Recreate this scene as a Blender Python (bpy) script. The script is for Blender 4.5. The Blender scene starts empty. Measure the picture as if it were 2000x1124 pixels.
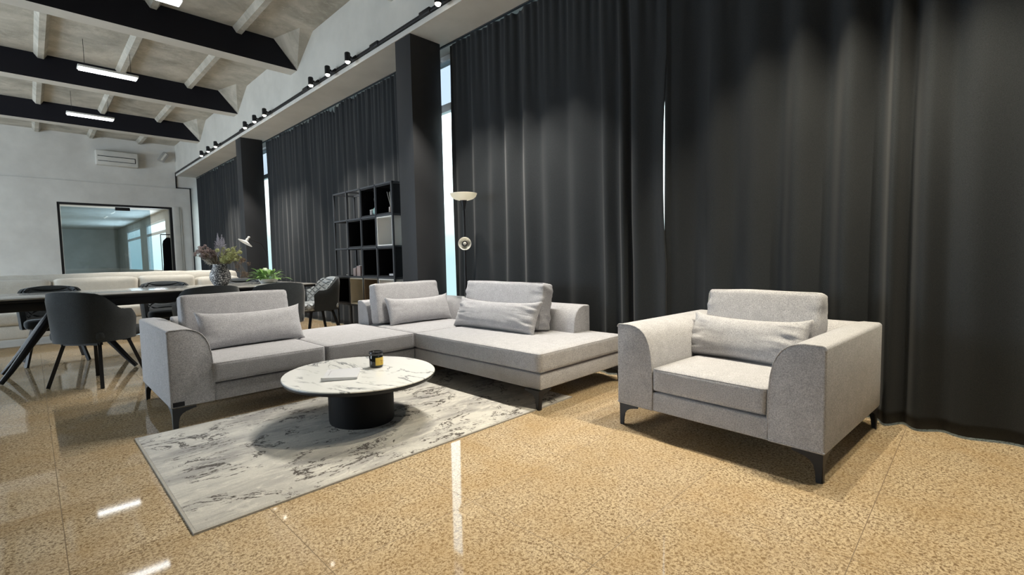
import bpy, bmesh, math, random
from mathutils import Vector, Matrix, noise
sc = bpy.context.scene
COL = sc.collection
PI = math.pi
R = math.radians

# ------------------------------------------------------------------ camera
CAM_H = 1.01
FPX, YAW, PITCH, ROLL = 928.018, R(44.6198), R(-3.6408), R(-1.1164)
f0 = Vector((math.cos(YAW), math.sin(YAW), 0)); r0 = Vector((math.sin(YAW), -math.cos(YAW), 0))
fw = f0 * math.cos(PITCH) + Vector((0, 0, math.sin(PITCH))); up = r0.cross(fw)
rt = r0 * math.cos(ROLL) + up * math.sin(ROLL); up = rt.cross(fw)
cam_data = bpy.data.cameras.new('camera'); cam = bpy.data.objects.new('camera', cam_data); COL.objects.link(cam)
cam.matrix_world = Matrix(((rt.x, up.x, -fw.x, 0), (rt.y, up.y, -fw.y, 0), (rt.z, up.z, -fw.z, CAM_H), (0, 0, 0, 1)))
cam_data.sensor_width = 36.0; cam_data.sensor_fit = 'HORIZONTAL'; cam_data.lens = FPX * 36.0 / 2000.0
cam_data.clip_start = 0.05; cam_data.clip_end = 200
sc.camera = cam

# ------------------------------------------------------------------ view, world, daylight
sc.view_settings.view_transform = 'Standard'; sc.view_settings.look = 'None'
sc.view_settings.gamma = 1.0; sc.view_settings.use_curve_mapping = False
sc.view_settings.exposure = 0.0
wd = bpy.data.worlds.new('sky'); sc.world = wd; wd.use_nodes = True
wn, wl = wd.node_tree.nodes, wd.node_tree.links
wn.clear()
w_out = wn.new('ShaderNodeOutputWorld'); w_bg = wn.new('ShaderNodeBackground')
w_tc = wn.new('ShaderNodeTexCoord'); w_sp = wn.new('ShaderNodeSeparateXYZ'); w_rp = wn.new('ShaderNodeValToRGB')
wl.new(w_tc.outputs['Generated'], w_sp.inputs[0]); wl.new(w_sp.outputs['Z'], w_rp.inputs[0])
cr = w_rp.color_ramp                              # hazy sky: pale horizon, bluer overhead
cr.elements[0].position = 0.0; cr.elements[0].color = (0.16, 0.22, 0.235, 1)
cr.elements[1].position = 1.0; cr.elements[1].color = (0.25, 0.40, 0.62, 1)
for p, c in ((0.045, (0.20, 0.25, 0.26, 1)), (0.085, (0.45, 0.48, 0.49, 1)), (0.20, (0.85, 0.95, 1.0, 1)), (0.45, (0.80, 0.92, 1.0, 1))):
    e = cr.elements.new(p); e.color = c
wl.new(w_rp.outputs[0], w_bg.inputs[0]); w_bg.inputs[1].default_value = 5.0
wl.new(w_bg.outputs[0], w_out.inputs[0])

def area_light(name, loc, rot, sx, sy, power, color):
    d = bpy.data.lights.new(name, 'AREA'); d.shape = 'RECTANGLE'; d.size = sx; d.size_y = sy
    d.energy = power; d.color = color
    o = bpy.data.objects.new(name, d); COL.objects.link(o); o.location = loc; o.rotation_euler = rot
    return o
# daylight through the windows of the opposite long wall (left of and behind the camera)
for y_ in (7.5, 12.0):
    area_light('daylight_window_light', (-5.85, y_, 1.75), (0, -PI / 2, 0), 2.1, 3.2, 280, (0.74, 0.87, 1.0))
# daylight in the room beyond the doorway
for y_ in (20.8, 25.8):
    area_light('daylight_window_light', (3.12, y_, 1.7), (0, PI / 2, 0), 1.6, 3.2, 120, (0.80, 0.92, 1.0))

# ------------------------------------------------------------------ helpers
def obj(name, bm, mats, parent=None, smooth=True, angle=35):
    me = bpy.data.meshes.new(name)
    bmesh.ops.recalc_face_normals(bm, faces=bm.faces)
    bm.to_mesh(me); bm.free()
    if not isinstance(mats, (list, tuple)): mats = [mats]
    for m in mats: me.materials.append(m)
    if smooth:
        me.polygons.foreach_set('use_smooth', [True] * len(me.polygons))
        try: me.set_sharp_from_angle(angle=R(angle))
        except Exception: pass
    o = bpy.data.objects.new(name, me); COL.objects.link(o)
    if parent is not None: o.parent = parent
    return o
def tag(o, label, cat, group=None):
    o['label'] = label; o['category'] = cat
    if group: o['group'] = group
    return o
def struct(o, label=None, cat=None):
    o['kind'] = 'structure'
    if label: o['label'] = label
    if cat: o['category'] = cat
    return o
def thing(name, label, cat, loc=(0, 0, 0), rz=0, group=None):
    o = bpy.data.objects.new(name, None); COL.objects.link(o)
    o.empty_display_size = 0.1
    o.location = loc; o.rotation_euler = (0, 0, rz)
    return tag(o, label, cat, group)
def copy_thing(root, loc, rz, label, group=None):
    r = root.copy(); COL.objects.link(r); r.location = loc; r.rotation_euler = (0, 0, rz)
    r['label'] = label
    if group: r['group'] = group
    for ch in list(root.children):
        c = ch.copy(); COL.objects.link(c); c.parent = r
        for g in list(ch.children):
            d = g.copy(); COL.objects.link(d); d.parent = c
    return r
def box(bm, x0, x1, y0, y1, z0, z1, bev=0.0, seg=2, mi=0, M=None):
    vs = [bm.verts.new((x, y, z)) for x in (x0, x1) for y in (y0, y1) for z in (z0, z1)]
    fs = []
    for idx in ((0, 1, 3, 2), (4, 6, 7, 5), (0, 4, 5, 1), (2, 3, 7, 6), (0, 2, 6, 4), (1, 5, 7, 3)):
        f = bm.faces.new([vs[i] for i in idx]); f.material_index = mi; fs.append(f)
    if bev > 0:
        es = list({e for f in fs for e in f.edges})
        r = bmesh.ops.bevel(bm, geom=es, offset=bev, segments=seg, profile=0.5, affect='EDGES')
        for f in r['faces']: f.material_index = mi
        vs = list({v for v in r['verts']} | {v for v in vs if v.is_valid})
    if M is not None:
        seen = set()
        stack = [v for v in vs if v.is_valid]
        while stack:
            v = stack.pop()
            if v in seen: continue
            seen.add(v)
            for e in v.link_edges:
                w = e.other_vert(v)
                if w not in seen: stack.append(w)
        for v in seen: v.co = M @ v.co
    return vs
def bar(bm, a, b, w, t=None, mi=0):
    a, b = Vector(a), Vector(b); t = t or w; d = (b - a); L = d.length
    q = d.to_track_quat('Z', 'Y').to_matrix().to_4x4()
    box(bm, -w / 2, w / 2, -t / 2, t / 2, 0, L, mi=mi, M=Matrix.Translation(a) @ q)
def tube(bm, pts, rad, n=8, mi=0, cap=True, closed=False):
    pts = [Vector(p) for p in pts]; rings = []; N = len(pts)
    rr = rad if isinstance(rad, (list, tuple)) else [rad] * N
    prev = None
    for i, p in enumerate(pts):
        if closed: t = (pts[(i + 1) % N] - pts[i - 1]).normalized()
        else: t = (pts[min(i + 1, N - 1)] - pts[max(i - 1, 0)]).normalized()
        if prev is None:
            ref = Vector((0, 0, 1)) if abs(t.z) < 0.9 else Vector((1, 0, 0)); u = t.cross(ref).normalized()
        else:
            u = (prev - t * prev.dot(t)).normalized()
        prev = u; v = t.cross(u)
        rings.append([bm.verts.new(p + (u * math.cos(2 * PI * k / n) + v * math.sin(2 * PI * k / n)) * rr[i]) for k in range(n)])
    for i in range(N if closed else N - 1):
        A, B = rings[i], rings[(i + 1) % N]
        for k in range(n):
            f = bm.faces.new((A[k], A[(k + 1) % n], B[(k + 1) % n], B[k])); f.material_index = mi
    if cap and not closed:
        f = bm.faces.new(rings[0][::-1]); f.material_index = mi
        f = bm.faces.new(rings[-1]); f.material_index = mi
def lathe(bm, prof, n=32, c=(0, 0, 0), mi=0, sx=1.0, sy=1.0, M=None):
    rings = []
    for r_, z in prof:
        if r_ < 1e-6:
            v = Vector((c[0], c[1], c[2] + z)); rings.append([bm.verts.new(M @ v if M else v)])
        else:
            ring = []
            for k in range(n):
                a = 2 * PI * k / n
                v = Vector((c[0] + r_ * sx * math.cos(a), c[1] + r_ * sy * math.sin(a), c[2] + z))
                ring.append(bm.verts.new(M @ v if M else v))
            rings.append(ring)
    for A, B in zip(rings, rings[1:]):
        for k in range(n):
            k2 = (k + 1) % n
            if len(A) == 1 and len(B) == 1: continue
            if len(A) == 1: f = bm.faces.new((A[0], B[k2], B[k]))
            elif len(B) == 1: f = bm.faces.new((A[k], A[k2], B[0]))
            else: f = bm.faces.new((A[k], A[k2], B[k2], B[k]))
            f.material_index = mi
def extrude_poly(bm, pts, axis, a0, a1, bev=0.0, seg=2, mi=0):
    """pts: 2D polygon; axis 'x' -> (y,z), 'y' -> (x,z), 'z' -> (x,y)"""
    def mk(p, a):
        return {'x': (a, p[0], p[1]), 'y': (p[0], a, p[1]), 'z': (p[0], p[1], a)}[axis]
    A = [bm.verts.new(mk(p, a0)) for p in pts]; B = [bm.verts.new(mk(p, a1)) for p in pts]
    n = len(pts)
    fa = bm.faces.new(A); fb = bm.faces.new(B[::-1]); fs = [fa, fb]
    for i in range(n):
        fs.append(bm.faces.new((A[i], B[i], B[(i + 1) % n], A[(i + 1) % n])))
    for f in fs: f.material_index = mi
    if bev > 0:
        es = list(fa.edges) + list(fb.edges)
        r = bmesh.ops.bevel(bm, geom=es, offset=bev, segments=seg, profile=0.5, affect='EDGES')
        for f in r['faces']: f.material_index = mi
def arc(cx, cy, r_, a0, a1, n):
    return [(cx + r_ * math.cos(R(a0 + (a1 - a0) * i / n)), cy + r_ * math.sin(R(a0 + (a1 - a0) * i / n))) for i in range(n + 1)]

# ------------------------------------------------------------------ materials
def mat(name, color=(0.5, 0.5, 0.5), rough=0.5, metal=0.0, spec=0.5, sheen=0.0):
    m = bpy.data.materials.new(name); m.use_nodes = True
    b = m.node_tree.nodes['Principled BSDF']
    b.inputs['Base Color'].default_value = (*color, 1); b.inputs['Roughness'].default_value = rough
    b.inputs['Metallic'].default_value = metal; b.inputs['Specular IOR Level'].default_value = spec
    if sheen: b.inputs['Sheen Weight'].default_value = sheen; b.inputs['Sheen Roughness'].default_value = 0.4
    return m
class NG:
    def __init__(s, m): s.m = m; s.n = m.node_tree.nodes; s.l = m.node_tree.links; s.b = s.n['Principled BSDF']
    def new(s, t, **kw):
        nd = s.n.new(t)
        for k, v in kw.items():
            if k.startswith('_'): setattr(nd, k[1:], v)
            else: nd.inputs[k.replace('__', ' ')].default_value = v
        return nd
    def link(s, a, b): s.l.new(a, b)
    def coord(s, which='Object', scale=(1, 1, 1), loc=(0, 0, 0), rot=(0, 0, 0)):
        tc = s.n.new('ShaderNodeTexCoord'); mp = s.n.new('ShaderNodeMapping')
        mp.inputs['Scale'].default_value = scale; mp.inputs['Location'].default_value = loc; mp.inputs['Rotation'].default_value = rot
        s.l.new(tc.outputs[which], mp.inputs[0]); return mp.outputs[0]
    def pos(s, scale=(1, 1, 1), loc=(0, 0, 0), rot=(0, 0, 0)):
        g = s.n.new('ShaderNodeNewGeometry'); mp = s.n.new('ShaderNodeMapping')
        mp.inputs['Scale'].default_value = scale; mp.inputs['Location'].default_value = loc; mp.inputs['Rotation'].default_value = rot
        s.l.new(g.outputs['Position'], mp.inputs[0]); return mp.outputs[0]
    def noise(s, vec, scale, detail=4, rough=0.5, dist=0.0):
        nd = s.new('ShaderNodeTexNoise'); nd.inputs['Scale'].default_value = scale; nd.inputs['Detail'].default_value = detail
        nd.inputs['Roughness'].default_value = rough; nd.inputs['Distortion'].default_value = dist
        if vec is not None: s.link(vec, nd.inputs['Vector'])
        return nd.outputs['Fac']
    def ramp(s, fac, stops, interp='LINEAR'):
        nd = s.n.new('ShaderNodeValToRGB'); c = nd.color_ramp; c.interpolation = interp
        c.elements[0].position = stops[0][0]; c.elements[1].position = stops[-1][0]
        def col(v): return (*v, 1) if isinstance(v, (tuple, list)) else (v, v, v, 1)
        c.elements[0].color = col(stops[0][1]); c.elements[1].color = col(stops[-1][1])
        for p, v in stops[1:-1]:
            e = c.elements.new(p); e.color = col(v)
        s.link(fac, nd.inputs[0]); return nd.outputs[0]
    def mix(s, fac, a, b, mode='MIX'):
        nd = s.n.new('ShaderNodeMix'); nd.data_type = 'RGBA'; nd.blend_type = mode
        for sock, v in ((nd.inputs[0], fac), (nd.inputs[6], a), (nd.inputs[7], b)):
            if isinstance(v, bpy.types.NodeSocket): s.link(v, sock)
            elif isinstance(v, (tuple, list)): sock.default_value = (*v, 1)
            else: sock.default_value = v
        return nd.outputs[2]
    def math(s, op, a, b=0.0):
        nd = s.n.new('ShaderNodeMath'); nd.operation = op
        for i, v in enumerate((a, b)):
            if isinstance(v, bpy.types.NodeSocket): s.link(v, nd.inputs[i])
            else: nd.inputs[i].default_value = v
        return nd.outputs[0]
    def color(s, sock): s.link(sock, s.b.inputs['Base Color'])
    def bump(s, h, strength=0.2, dist=0.01):
        nd = s.n.new('ShaderNodeBump'); nd.inputs['Strength'].default_value = strength; nd.inputs['Distance'].default_value = dist
        s.link(h, nd.inputs['Height']); s.link(nd.outputs[0], s.b.inputs['Normal'])

def fabric(name, c1, c2, scale=260, bump=0.25, sheen=0.15):
    m = mat(name, c1, 0.95, spec=0.15, sheen=sheen); g = NG(m)
    v = g.coord('Object'); n1 = g.noise(v, scale, 3, 0.7); n2 = g.noise(v, 18, 3, 0.5)
    c = g.mix(g.ramp(n1, [(0.36, 0.0), (0.64, 1.0)]), c1, c2)
    c = g.mix(g.ramp(n2, [(0.3, 0.0), (0.7, 0.25)]), c, tuple(x * 0.8 for x in c1))
    g.color(c); g.bump(n1, bump, 0.002); return m
M_GREY = fabric('grey_melange_fabric', (0.285, 0.282, 0.294), (0.55, 0.543, 0.562), 210)
M_WHITEFAB = fabric('white_boucle_fabric', (0.62, 0.59, 0.53), (0.74, 0.71, 0.65), 160)
M_CHAIR = fabric('slate_grey_velvet', (0.036, 0.041, 0.045), (0.058, 0.064, 0.068), 200, sheen=0.3)
M_CURT = mat('charcoal_blackout_cloth', (0.020, 0.021, 0.025), 0.85, spec=0.15, sheen=0.12); g = NG(M_CURT)
nv = g.noise(g.coord('Object'), 420, 2, 0.6); g.color(g.mix(g.ramp(nv, [(0.35, 0.0), (0.65, 1.0)]), (0.0175, 0.0195, 0.022), (0.032, 0.035, 0.038))); g.bump(nv, 0.2, 0.001)
M_BLACK = mat('black_powder_coated_metal', (0.010, 0.010, 0.012), 0.45, spec=0.4)
M_FRAME = mat('dark_grey_metal_frame', (0.040, 0.044, 0.052), 0.5, spec=0.4)
M_DRUM = mat('matt_black_drum_paint', (0.005, 0.005, 0.006), 0.6, spec=0.2)
M_BLACKPANEL = mat('black_laminate', (0.006, 0.006, 0.008), 0.55, spec=0.3)
M_COLUMN = mat('dark_grey_wall_paint', (0.030, 0.031, 0.034), 0.6, spec=0.3)
M_BEAMBLACK = mat('black_ceiling_paint', (0.008, 0.008, 0.013), 0.6, spec=0.25)
M_PAINT = mat('white_wall_paint', (0.66, 0.645, 0.61), 0.7, spec=0.3); g = NG(M_PAINT)
v = g.pos(); g.color(g.mix(g.ramp(g.noise(v, 2.2, 5, 0.6), [(0.35, 0.0), (0.7, 1.0)]), (0.62, 0.60, 0.555), (0.54, 0.525, 0.485))); g.bump(g.noise(v, 60, 3), 0.08, 0.004)
M_GREYWALL = mat('light_grey_plaster', (0.46, 0.45, 0.43), 0.8, spec=0.2); g = NG(M_GREYWALL)
v = g.pos(); g.color(g.mix(g.ramp(g.noise(v, 1.6, 6, 0.6), [(0.35, 0.0), (0.7, 1.0)]), (0.66, 0.645, 0.61), (0.55, 0.535, 0.505))); g.bump(g.noise(v, 30, 4), 0.12, 0.006)
M_CONC = mat('raw_concrete', (0.36, 0.34, 0.30), 0.9, spec=0.2); g = NG(M_CONC)
v = g.pos(); a_ = g.noise(v, 1.8, 8, 0.65, 0.6); b_ = g.noise(v, 7, 8, 0.7, 0.3)
c = g.mix(g.ramp(a_, [(0.32, 0.0), (0.68, 1.0)]), (0.30, 0.285, 0.245), (0.58, 0.55, 0.485))
c = g.mix(g.ramp(b_, [(0.52, 0.0), (0.72, 0.55)]), c, (0.66, 0.63, 0.56))
c = g.mix(g.ramp(g.noise(v, 3.1, 6, 0.7, 1.0), [(0.58, 0.0), (0.75, 0.5)]), c, (0.20, 0.185, 0.16))
g.color(c); g.bump(b_, 0.35, 0.02)
# polished granite tiles 60 x 60 cm, joints built from the world position
M_FLOOR = mat('polished_granite_tiles', (0.5, 0.4, 0.25), 0.05, spec=0.5); g = NG(M_FLOOR)
v = g.pos(); sep = g.new('ShaderNodeSeparateXYZ'); g.link(v, sep.inputs[0])
def joint(s, off):
    t = g.math('FRACT', g.math('ADD', g.math('DIVIDE', g.math('SUBTRACT', s, off), 0.6), 100.5))
    return g.math('LESS_THAN', g.math('ABSOLUTE', g.math('SUBTRACT', t, 0.5)), 0.0022)
jt = g.math('MAXIMUM', joint(sep.outputs[0], 0.634), joint(sep.outputs[1], 0.272))
cell = g.new('ShaderNodeCombineXYZ')
for i, off in ((0, 0.634), (1, 0.272)):
    g.link(g.math('FLOOR', g.math('DIVIDE', g.math('SUBTRACT', sep.outputs[i], off), 0.6)), cell.inputs[i])
wn_ = g.new('ShaderNodeTexWhiteNoise'); g.link(cell.outputs[0], wn_.inputs['Vector'])
sp1 = g.noise(v, 95, 4, 0.62, 0.7); sp2 = g.noise(v, 210, 2, 0.6, 0.4)
base = g.mix(g.ramp(sp1, [(0.38, 0.0), (0.56, 1.0)]), (0.155, 0.10, 0.052), (0.57, 0.45, 0.29))
base = g.mix(g.ramp(sp2, [(0.33, 0.9), (0.44, 0.0)]), base, (0.11, 0.07, 0.04))
base = g.mix(g.ramp(g.noise(v, 150, 2, 0.5), [(0.62, 0.0), (0.72, 0.6)]), base, (0.80, 0.70, 0.54))
base = g.mix(g.ramp(g.noise(v, 3.5, 4, 0.6), [(0.40, 0.0), (0.72, 0.5)]), base, (0.36, 0.23, 0.10))
base = g.mix(g.math('MULTIPLY', wn_.outputs['Value'], 0.22), base, (0.36, 0.27, 0.17))
base = g.mix(jt, base, (0.16, 0.11, 0.06))
g.color(base)
g.link(g.math('ADD', g.math('MULTIPLY', jt, 0.5), 0.045), g.b.inputs['Roughness'])
# rug
M_RUG = mat('abstract_marbled_rug_pile', (0.6, 0.57, 0.5), 1.0, spec=0.05, sheen=0.2); g = NG(M_RUG)
v = g.pos(scale=(1, 1, 1), rot=(0, 0, R(12)))
vs_ = g.pos(scale=(1.0, 2.6, 1), rot=(0, 0, R(14)))
big = g.noise(vs_, 1.9, 8, 0.62, 0.9); fine = g.noise(v, 160, 3, 0.7); mid = g.noise(vs_, 6.5, 8, 0.68, 0.8)
c = g.mix(g.ramp(big, [(0.36, 0.0), (0.6, 1.0)]), (0.29, 0.28, 0.27), (0.54, 0.52, 0.475))
c = g.mix(g.ramp(mid, [(0.52, 0.0), (0.64, 0.75)]), c, (0.64, 0.615, 0.555))
c = g.mix(g.ramp(g.noise(vs_, 4.2, 9, 0.7, 1.4), [(0.60, 0.0), (0.70, 0.6)]), c, (0.27, 0.25, 0.225))
dn = g.noise(g.pos(scale=(1.0, 2.0, 1), loc=(3.1, 1.7, 0), rot=(0, 0, R(20))), 2.3, 8, 0.66, 1.2)
ridge = g.math('ABSOLUTE', g.math('SUBTRACT', dn, 0.5))
mask = g.noise(g.pos(loc=(7.3, 2.2, 0)), 3.6, 5, 0.65)
speck = g.noise(v, 42, 4, 0.7)
thr = g.math('MULTIPLY', g.ramp(mask, [(0.45, 0.0), (0.62, 1.0)]), 0.032)
crack = g.math('LESS_THAN', ridge, g.math('MULTIPLY', thr, g.ramp(speck, [(0.38, 0.1), (0.62, 1.3)])))
c = g.mix(g.math('MULTIPLY', crack, 0.95), c, (0.032, 0.025, 0.020))
c = g.mix(g.ramp(fine, [(0.3, 0.35), (0.6, 0.0)]), c, (0.32, 0.30, 0.27))
g.color(c); g.bump(g.math('ADD', fine, g.math('MULTIPLY', mid, 0.6)), 0.5, 0.004)
M_RUGEDGE = fabric('grey_rug_binding', (0.30, 0.28, 0.25), (0.40, 0.38, 0.34), 300)
# marble top
M_MARBLE = mat('white_veined_marble', (0.8, 0.8, 0.78), 0.18, spec=0.5); g = NG(M_MARBLE)
v = g.coord('Object', scale=(2.2, 0.9, 1), rot=(0, 0, R(-20)))
dn = g.noise(v, 2.0, 7, 0.6, 1.3); rd = g.math('ABSOLUTE', g.math('SUBTRACT', dn, 0.5))
vein = g.ramp(rd, [(0.0, 1.0), (0.010, 0.9), (0.028, 0.0)]); vm = g.ramp(g.noise(v, 2.8, 3), [(0.42, 0.0), (0.56, 1.0)])
c = g.mix(g.math('MULTIPLY', vein, vm), (0.72, 0.725, 0.71), (0.24, 0.25, 0.26))
c = g.mix(g.ramp(g.noise(v, 3.0, 6, 0.6, 0.8), [(0.5, 0.0), (0.8, 0.25)]), c, (0.62, 0.63, 0.63))
g.color(c)
M_WHITE = mat('white_lacquer', (0.78, 0.77, 0.74), 0.4)
M_WHITEFRAME = mat('white_window_frame_plastic', (0.75, 0.76, 0.76), 0.35)
M_CREAM = mat('cream_laminate', (0.62, 0.57, 0.46), 0.5)
M_BROWNPANEL = mat('oak_laminate', (0.22, 0.17, 0.12), 0.5); g = NG(M_BROWNPANEL)
g.color(g.mix(g.noise(g.coord('Object', scale=(1, 1, 9)), 6, 5, 0.6, 0.5), (0.15, 0.115, 0.08), (0.30, 0.24, 0.17)))
M_TABLETOP = mat('pale_grey_ceramic_table_top', (0.42, 0.41, 0.39), 0.12)
M_GLASS = mat('clear_window_glass', (1, 1, 1), 0.0)
M_GLASS.node_tree.nodes.clear()
nt = M_GLASS.node_tree; o_ = nt.nodes.new('ShaderNodeOutputMaterial'); t_ = nt.nodes.new('ShaderNodeBsdfTransparent'); gl_ = nt.nodes.new('ShaderNodeBsdfGlossy'); mx_ = nt.nodes.new('ShaderNodeMixShader'); fr_ = nt.nodes.new('ShaderNodeValue')
t_.inputs[0].default_value = (0.95, 0.98, 0.97, 1); gl_.inputs['Roughness'].default_value = 0.02; fr_.outputs[0].default_value = 0.05
nt.links.new(fr_.outputs[0], mx_.inputs[0]); nt.links.new(t_.outputs[0], mx_.inputs[1]); nt.links.new(gl_.outputs[0], mx_.inputs[2]); nt.links.new(mx_.outputs[0], o_.inputs[0])
M_TINT = M_GLASS.copy(); M_TINT.name = 'smoked_door_glass'
for nd in M_TINT.node_tree.nodes:
    if nd.type == 'BSDF_TRANSPARENT': nd.inputs[0].default_value = (0.62, 0.70, 0.74, 1)
M_FILM = M_GLASS.copy(); M_FILM.name = 'sun_film_on_transom_glass'
for nd in M_FILM.node_tree.nodes:
    if nd.type == 'BSDF_TRANSPARENT': nd.inputs[0].default_value = (0.42, 0.45, 0.48, 1)
def emit(name, color, strength, base=(0.8, 0.8, 0.8)):
    m = mat(name, base, 0.5); b = m.node_tree.nodes['Principled BSDF']
    b.inputs['Emission Color'].default_value = (*color, 1); b.inputs['Emission Strength'].default_value = strength; return m
M_BULB = emit('lit_spot_lens', (1.0, 0.93, 0.80), 14)
M_LED = emit('lit_led_panel', (0.92, 0.97, 1.0), 9)

# ------------------------------------------------------------------ room shell
XW = 2.97          # face of the upper wall / edge of the ledge over the curtains
ZL = 3.40          # underside of the ledge
ZC = 4.215         # ceiling
XG = 3.62          # window plane
Y0, Y1 = -5.0, 15.75
XL = -6.0
bm = bmesh.new(); box(bm, XL - 0.2, 3.80, Y0 - 0.2, 31.0, -0.12, 0.0); struct(obj('floor', bm, M_FLOOR, smooth=False), 'polished speckled beige granite tile floor', 'floor')
# ceiling slab with ribs and haunches at the beams: one concrete structure
BEAMS = [7.34 + 2.865 * k for k in range(-4, 3)]
BW = 0.235; ZB = 3.846
bm = bmesh.new(); box(bm, XL - 0.2, 3.80, Y0 - 0.2, Y1 + 0.2, ZC, ZC + 0.15)
RIBX = [2.21 - 0.95 * k for k in range(0, 9)]
edges_y = [Y0] + BEAMS + [Y1]
def rib_profile(cx):
    return [(cx - 0.085, ZC + 0.02), (cx - 0.075, ZC - 0.01), (cx - 0.035, ZC - 0.068), (cx + 0.030, ZC - 0.072), (cx + 0.070, ZC - 0.01), (cx + 0.08, ZC + 0.02)]
for i in range(len(edges_y) - 1):
    ya = edges_y[i] + (BW - 0.03 if i else 0); yb = edges_y[i + 1] + (0.03 if i + 2 < len(edges_y) else 0)
    for rx in RIBX:
        extrude_poly(bm, rib_profile(rx), 'y', ya, yb)
# thickened, broken plaster haunches: wedge in the corner between slab, beam end and upper wall
rng = random.Random(4)
for k, by in enumerate(BEAMS):
    A = [(2.655, by - 0.006, ZC), (XW, by - 0.006, ZC), (XW, by - 0.006, ZB + 0.01)]
    B = [(2.80, by - 0.58, ZC), (XW, by - 0.60, ZC), (XW, by - 0.55, ZC - 0.03)]
    a = [bm.verts.new(p) for p in A]; b = [bm.verts.new(p) for p in B]
    bm.faces.new(a); bm.faces.new(b[::-1])
    for q in range(3): bm.faces.new((a[q], b[q], b[(q + 1) % 3], a[(q + 1) % 3]))
    # far side fillet
    A = [(2.70, by + BW, ZC), (XW, by + BW, ZC), (XW, by + BW, ZB + 0.03)]
    B = [(2.86, by + BW + 0.35, ZC), (XW, by + BW + 0.35, ZC), (XW, by + BW + 0.35, ZC - 0.03)]
    a = [bm.verts.new(p) for p in A]; b = [bm.verts.new(p) for p in B]
    bm.faces.new(a[::-1]); bm.faces.new(b)
    for q in range(3): bm.faces.new((a[q], a[(q + 1) % 3], b[(q + 1) % 3], b[q]))
struct(obj('ceiling', bm, M_CONC, smooth=False), 'raw concrete ribbed slab ceiling above black beams', 'ceiling')
for k, by in enumerate(BEAMS):
    bm = bmesh.new()
    pr = [(XL, ZB), (XW, ZB), (2.655, ZC + 0.01), (XL, ZC + 0.01)]
    extrude_poly(bm, pr, 'y', by, by + BW)
    for f in bm.faces:
        f.material_index = 1 if f.normal.z < -0.9 or abs(f.calc_center_median().z - ZB) < 1e-4 else 0
    o = obj('ceiling_beam', bm, [M_BEAMBLACK, M_PAINT], smooth=False)
    struct(o, 'black-sided ceiling beam with a white underside crossing the room', 'beam')
    o['group'] = 'black-sided beams under the concrete ceiling'
# window-side wall: upper wall with the ledge, a parapet and a head above the glass
bm = bmesh.new()
box(bm, XW, 3.80, Y0, Y1, ZL, ZC + 0.05)
struct(obj('wall_right', bm, M_PAINT, smooth=False), 'white upper wall and boxed ledge above the dark curtains', 'wall')
bm = bmesh.new(); box(bm, XG - 0.04, 3.80, Y0, Y1, 0, 0.12)
struct(obj('wall_right_parapet', bm, M_PAINT, smooth=False), 'low white parapet under the windows behind the curtains', 'wall')
bm = bmesh.new(); box(bm, XW - 0.012, XW, Y0, Y1 - 0.01, ZL - 0.002, ZL + 0.055, 0.003)
struct(obj('trim_1', bm, M_GREYWALL), 'light edge strip along the ledge below the track', 'trim')
# end wall with the doorway
DX0, DX1, DZ = 0.55, 2.83, 2.55
bm = bmesh.new()
box(bm, XL, DX0, Y1, Y1 + 0.2, 0, ZC); box(bm, DX1, 3.80, Y1, Y1 + 0.2, 0, ZC); box(bm, DX0, DX1, Y1, Y1 + 0.2, DZ, ZC)
struct(obj('wall_far', bm, M_GREYWALL, smooth=False), 'light grey plaster end wall with a wide glazed doorway', 'wall')
bm = bmesh.new(); box(bm, XL, 2.93, Y1 - 0.02, Y1 - 0.002, 3.062, 3.075); struct(obj('trim_2', bm, M_GREYWALL, smooth=False), 'thin ledge line across the end wall', 'trim')
bm = bmesh.new(); box(bm, 2.845, 2.985, Y1 - 0.035, Y1 - 0.002, 0, 2.56, 0.006); box(bm, 2.945, 3.03, Y1 - 0.02, Y1 - 0.002, 0, 2.50, 0.004)
struct(obj('trim_3', bm, M_PAINT), 'white casing beside the glazed doorway', 'trim')
bm = bmesh.new(); box(bm, XL - 0.2, XL, Y0, Y1, 0, 0.75); box(bm, XL - 0.2, XL, Y0, Y1, 2.85, ZC)
for ya, yb in ((Y0, 5.85), (9.15, 10.35), (13.65, Y1)): box(bm, XL - 0.2, XL, ya, yb, 0.75, 2.85)
struct(obj('wall_left', bm, M_PAINT, smooth=False), 'white wall with windows opposite the curtains', 'wall')
bm = bmesh.new(); box(bm, XL - 0.2, 3.80, Y0 - 0.2, Y0, 0, ZC); struct(obj('wall_near', bm, M_PAINT, smooth=False), 'white wall behind the viewer', 'wall')
# next room beyond the doorway
bm = bmesh.new()
box(bm, 3.2, 3.28, 15.95, 19.0, 0, 2.75); box(bm, 3.2, 3.28, 22.6, 24.0, 0, 2.75); box(bm, 3.2, 3.28, 27.6, 31, 0, 2.75)
box(bm, 3.2, 3.28, 19, 22.6, 0, 0.75); box(bm, 3.2, 3.28, 24, 27.6, 0, 0.75); box(bm, 3.2, 3.28, 19, 22.6, 2.5, 2.75); box(bm, 3.2, 3.28, 24, 27.6, 2.5, 2.75)
box(bm, -2.2, -2.0, 15.95, 31, 0, 2.75); box(bm, -2, 3.2, 30.8, 31, 0, 2.75)
struct(obj('wall_side_room', bm, M_GREYWALL, smooth=False), 'walls of the side room seen through the doorway', 'wall')
bm = bmesh.new(); box(bm, -2.2, 3.5, 15.95, 31, 2.75, 2.85); struct(obj('ceiling_side_room', bm, M_GREYWALL, smooth=False), 'flat ceiling of the side room', 'ceiling')
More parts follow.
